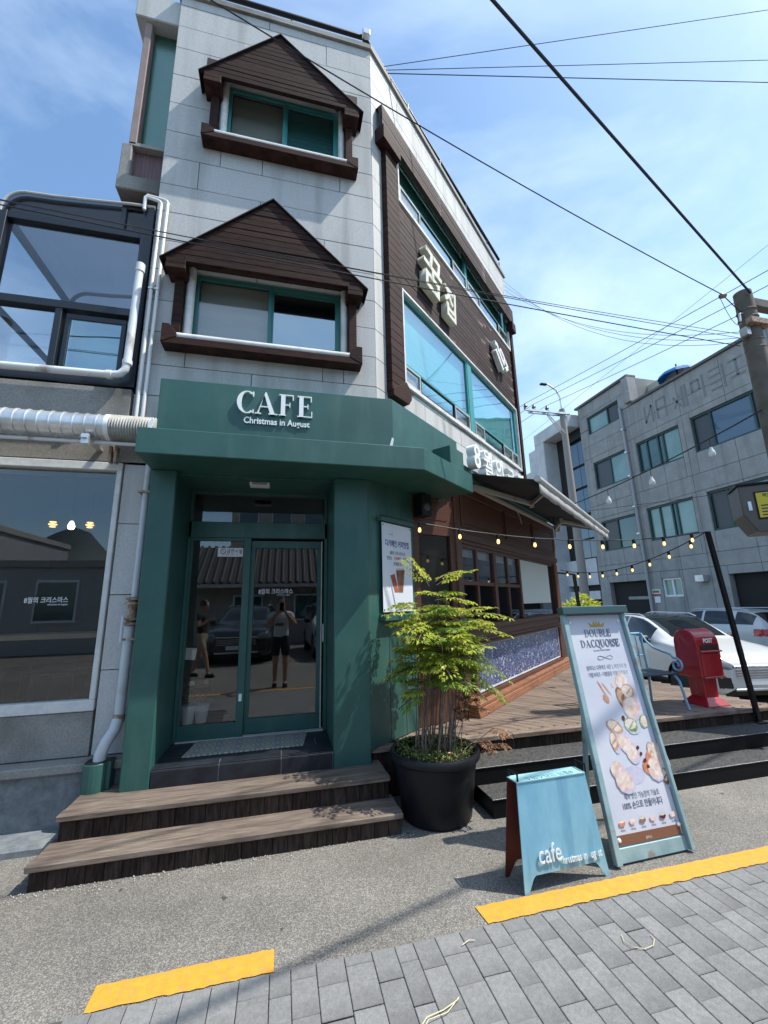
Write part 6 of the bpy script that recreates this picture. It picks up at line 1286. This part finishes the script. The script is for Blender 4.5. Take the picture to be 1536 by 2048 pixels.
block('street_house', 'cream house behind the tiled roof', -3,6.5,-24,-17,7.5, mat('cream_house_wall', (.46,.43,.36), .85), 3, 5)
hl = MB(); nn = 40; hl.sheet([[(-160+320*k/nn, -190-20*math.sin(k*.5), 0) for k in range(nn+1)], [(-160+320*k/nn, -230, 26+14*math.sin(k*.33)+8*math.sin(k*.9+1)) for k in range(nn+1)], [(-160+320*k/nn, -300, 0) for k in range(nn+1)]])
o = part('hill', hl, mat('hazed_hill', (.07,.09,.09), .9, col2=(.10,.12,.12), n=(.2,5)), None, True); o['kind'] = 'structure'  # grey-blue distance haze is put into the hill colour
# ------------------------------------------------------------ people (reflected in the door)
G['skin'] = mat('skin', (.46,.27,.19), .55); G['hair'] = mat('black_hair', (.012,.010,.009), .5)
def skinned(name, chains, m, parent, sub=2):
    vs = []; es = []; rad = []; idx = {}
    for ch in chains:
        prev = None
        for (p, r) in ch:
            key = tuple(round(c,4) for c in p)
            if key not in idx: idx[key] = len(vs); vs.append(p); rad.append(r)
            if prev is not None and prev != idx[key] and (prev, idx[key]) not in es and (idx[key], prev) not in es: es.append((prev, idx[key]))
            prev = idx[key]
    me = bpy.data.meshes.new(name); me.from_pydata(vs, es, []); me.materials.append(m); o = put(name, me, parent, world=False)
    o.modifiers.new('skin', 'SKIN'); 
    for i, r in enumerate(rad):
        sv = me.skin_vertices[0].data[i]; sv.radius = r if isinstance(r, tuple) else (r, r); sv.use_root = (i == 0)
    s = o.modifiers.new('sub', 'SUBSURF'); s.levels = sub; s.render_levels = sub
    for p in me.polygons: p.use_smooth = True
    return o
def person(label, loc, rz, shirt, shorts, handL, handR, elbL, elbR, stepL, stepR, hold=None):
    t = thing('person', label, 'person', loc, rz)     # faces local +y
    hip = (0,0,.90); chest = (0,.0,1.22); neck = (0,.0,1.40); head = (0,.02,1.52)
    legs = []
    for s, st_ in ((-1,stepL),(1,stepR)): legs.append([(hip,(.13,.10)),((.09*s,0,.84),.085),((.095*s,st_*.5+.03,.47),.058),((.095*s,st_*1.0,.085),.04),((.10*s,st_+.10,.035),.035)])
    arms = []; hands = []
    for s, e, h in ((-1,elbL,handL),(1,elbR,handR)):
        sh = (.165*s,0,1.355); hv = Vector(h); ev = Vector(e); d = (hv-ev).normalized(); sd_ = d.cross(Vector((0,0,1))); sd_ = sd_.normalized() if sd_.length > .1 else Vector((1,0,0)); palm = hv+d*.05
        arms.append([(chest,(.13,.095)),((.09*s,0,1.36),.06),(sh,.055),(tuple(e),.042),(tuple(h),.028),(tuple(palm),(.036,.018))])
        hm = MB()
        for k, (o_, l) in enumerate(((-.03,.055),(-.01,.068),(.01,.07),(.03,.058))):
            b = palm+sd_*o_; hm.tube([b-d*.02, b+d*.03, b+d*(.03+l*.5)-Vector((0,0,.006)), b+d*(.03+l)-Vector((0,0,.02))], [.011,.010,.009,.006], 8)
        th_ = hv+d*.02-sd_*.03*s; hm.tube([hv+d*.0, th_, th_+d*.035-sd_*.012*s, th_+d*.06-sd_*.010*s], [.016,.012,.010,.007], 8)
        hands.append(hm)
    skinned('body', [[(hip,(.13,.10)),((0,0,1.05),(.125,.09)),(chest,(.13,.095)),((0,0,1.34),(.10,.07)),(neck,.05),((0,.01,1.45),.052)]]+legs+arms, G['skin'], t)
    for hm in hands: part('fingers', hm, G['skin'], t, True, world=False)
    hd_ = part('head', MB().lathe([(.001,-.125),(.045,-.118),(.066,-.085),(.076,-.03),(.079,.03),(.072,.075),(.048,.108),(.001,.122)], 20, Matrix.Translation((0,.025,1.555)) @ Matrix.Diagonal((.95,1.15,1,1))), G['skin'], t, True, world=False)
    for s in (-1,1):
        part('eye', MB().lathe([(.001,-.009),(.010,0),(.001,.009)], 8, Matrix.Translation((.030*s,.108,1.56))), G['hair'], hd_, True, world=False); part('ear', MB().lathe([(.001,-.028),(.016,0),(.001,.028)], 8, Matrix.Translation((.076*s,.02,1.55))), G['skin'], hd_, True, world=False)
    part('nose', MB().add([(-.013,.108,1.528),(.013,.108,1.528),(0,.108,1.57),(0,.128,1.532)], [(0,1,3),(0,3,2),(1,2,3)]), G['skin'], hd_, world=False); part('mouth', MB().box(-.022,.022,.098,.112,1.497,1.504), mat('lips', (.35,.13,.11), .5) if 'lips' not in bpy.data.materials else bpy.data.materials['lips'], hd_, world=False)
    part('hair', MB().lathe([(.084,-.02),(.088,.03),(.080,.08),(.055,.118),(.001,.132)], 18, Matrix.Translation((0,.008,1.56)) @ Matrix.Diagonal((.98,1.16,1,1))), G['hair'], hd_, True, world=False)
    skinned('shirt', [[((0,0,.80),(.17,.125)),((0,0,1.02),(.15,.108)),((0,0,1.20),(.152,.112)),((0,0,1.33),(.12,.085)),((0,0,1.385),(.07,.06))]]+[[((0,0,1.33),(.12,.085)),((.10*s,0,1.355),.075),((.17*s,0,1.345),.07),(tuple(Vector((.165*s,0,1.345))*.45+Vector(e)*.55),.062)] for s, e in ((-1,elbL),(1,elbR))], shirt, t)
    skinned('shorts', [[((0,0,1.0),(.145,.11)),((0,0,.86),(.155,.118))]+[((.092*s,0,.80),.105),((.098*s,st_*.42+.02,.54),.088)] for s, st_ in ((-1,stepL),(1,stepR))], shorts, t)
    for s, st_ in ((-1,stepL),(1,stepR)): part('shoe', MB().lathe([(.001,0),(.045,0),(.05,.02),(.045,.06),(.03,.085)], 14, Matrix.Translation((.097*s,st_+.04,0)) @ Matrix.Diagonal((.95,2.3,1,1))), G['tyre'], t, True, world=False)
    return t
ph = person('person in a white printed T-shirt and black shorts holding up a phone', (.0,-.42,0), 0, mat('white_shirt', (.72,.72,.72), .8, col2=(.10,.10,.12), n=(5,2), ramp=(.58,.62)), mat('black_shorts', (.012,.012,.014), .8), (-.06,.25,1.40), (.06,.25,1.40), (-.27,.08,1.14), (.27,.08,1.14), 0, .04)
o = part('phone', MB().box(-.038,.038,-.034,-.026,1.42,1.565), G['black_metal'], None, bevel=.004); tag(o, 'phone held upright by the person in the white T-shirt', 'phone')
person('person in a dark top and beige shorts walking across the road', (-1.75,-2.3,0), R(-75), mat('dark_shirt', (.02,.022,.025), .8), mat('beige_shorts', (.36,.30,.22), .8), (-.20,.22,1.22), (.22,-.12,.92), (-.24,.02,1.10), (.25,-.05,1.12), .24, -.22)
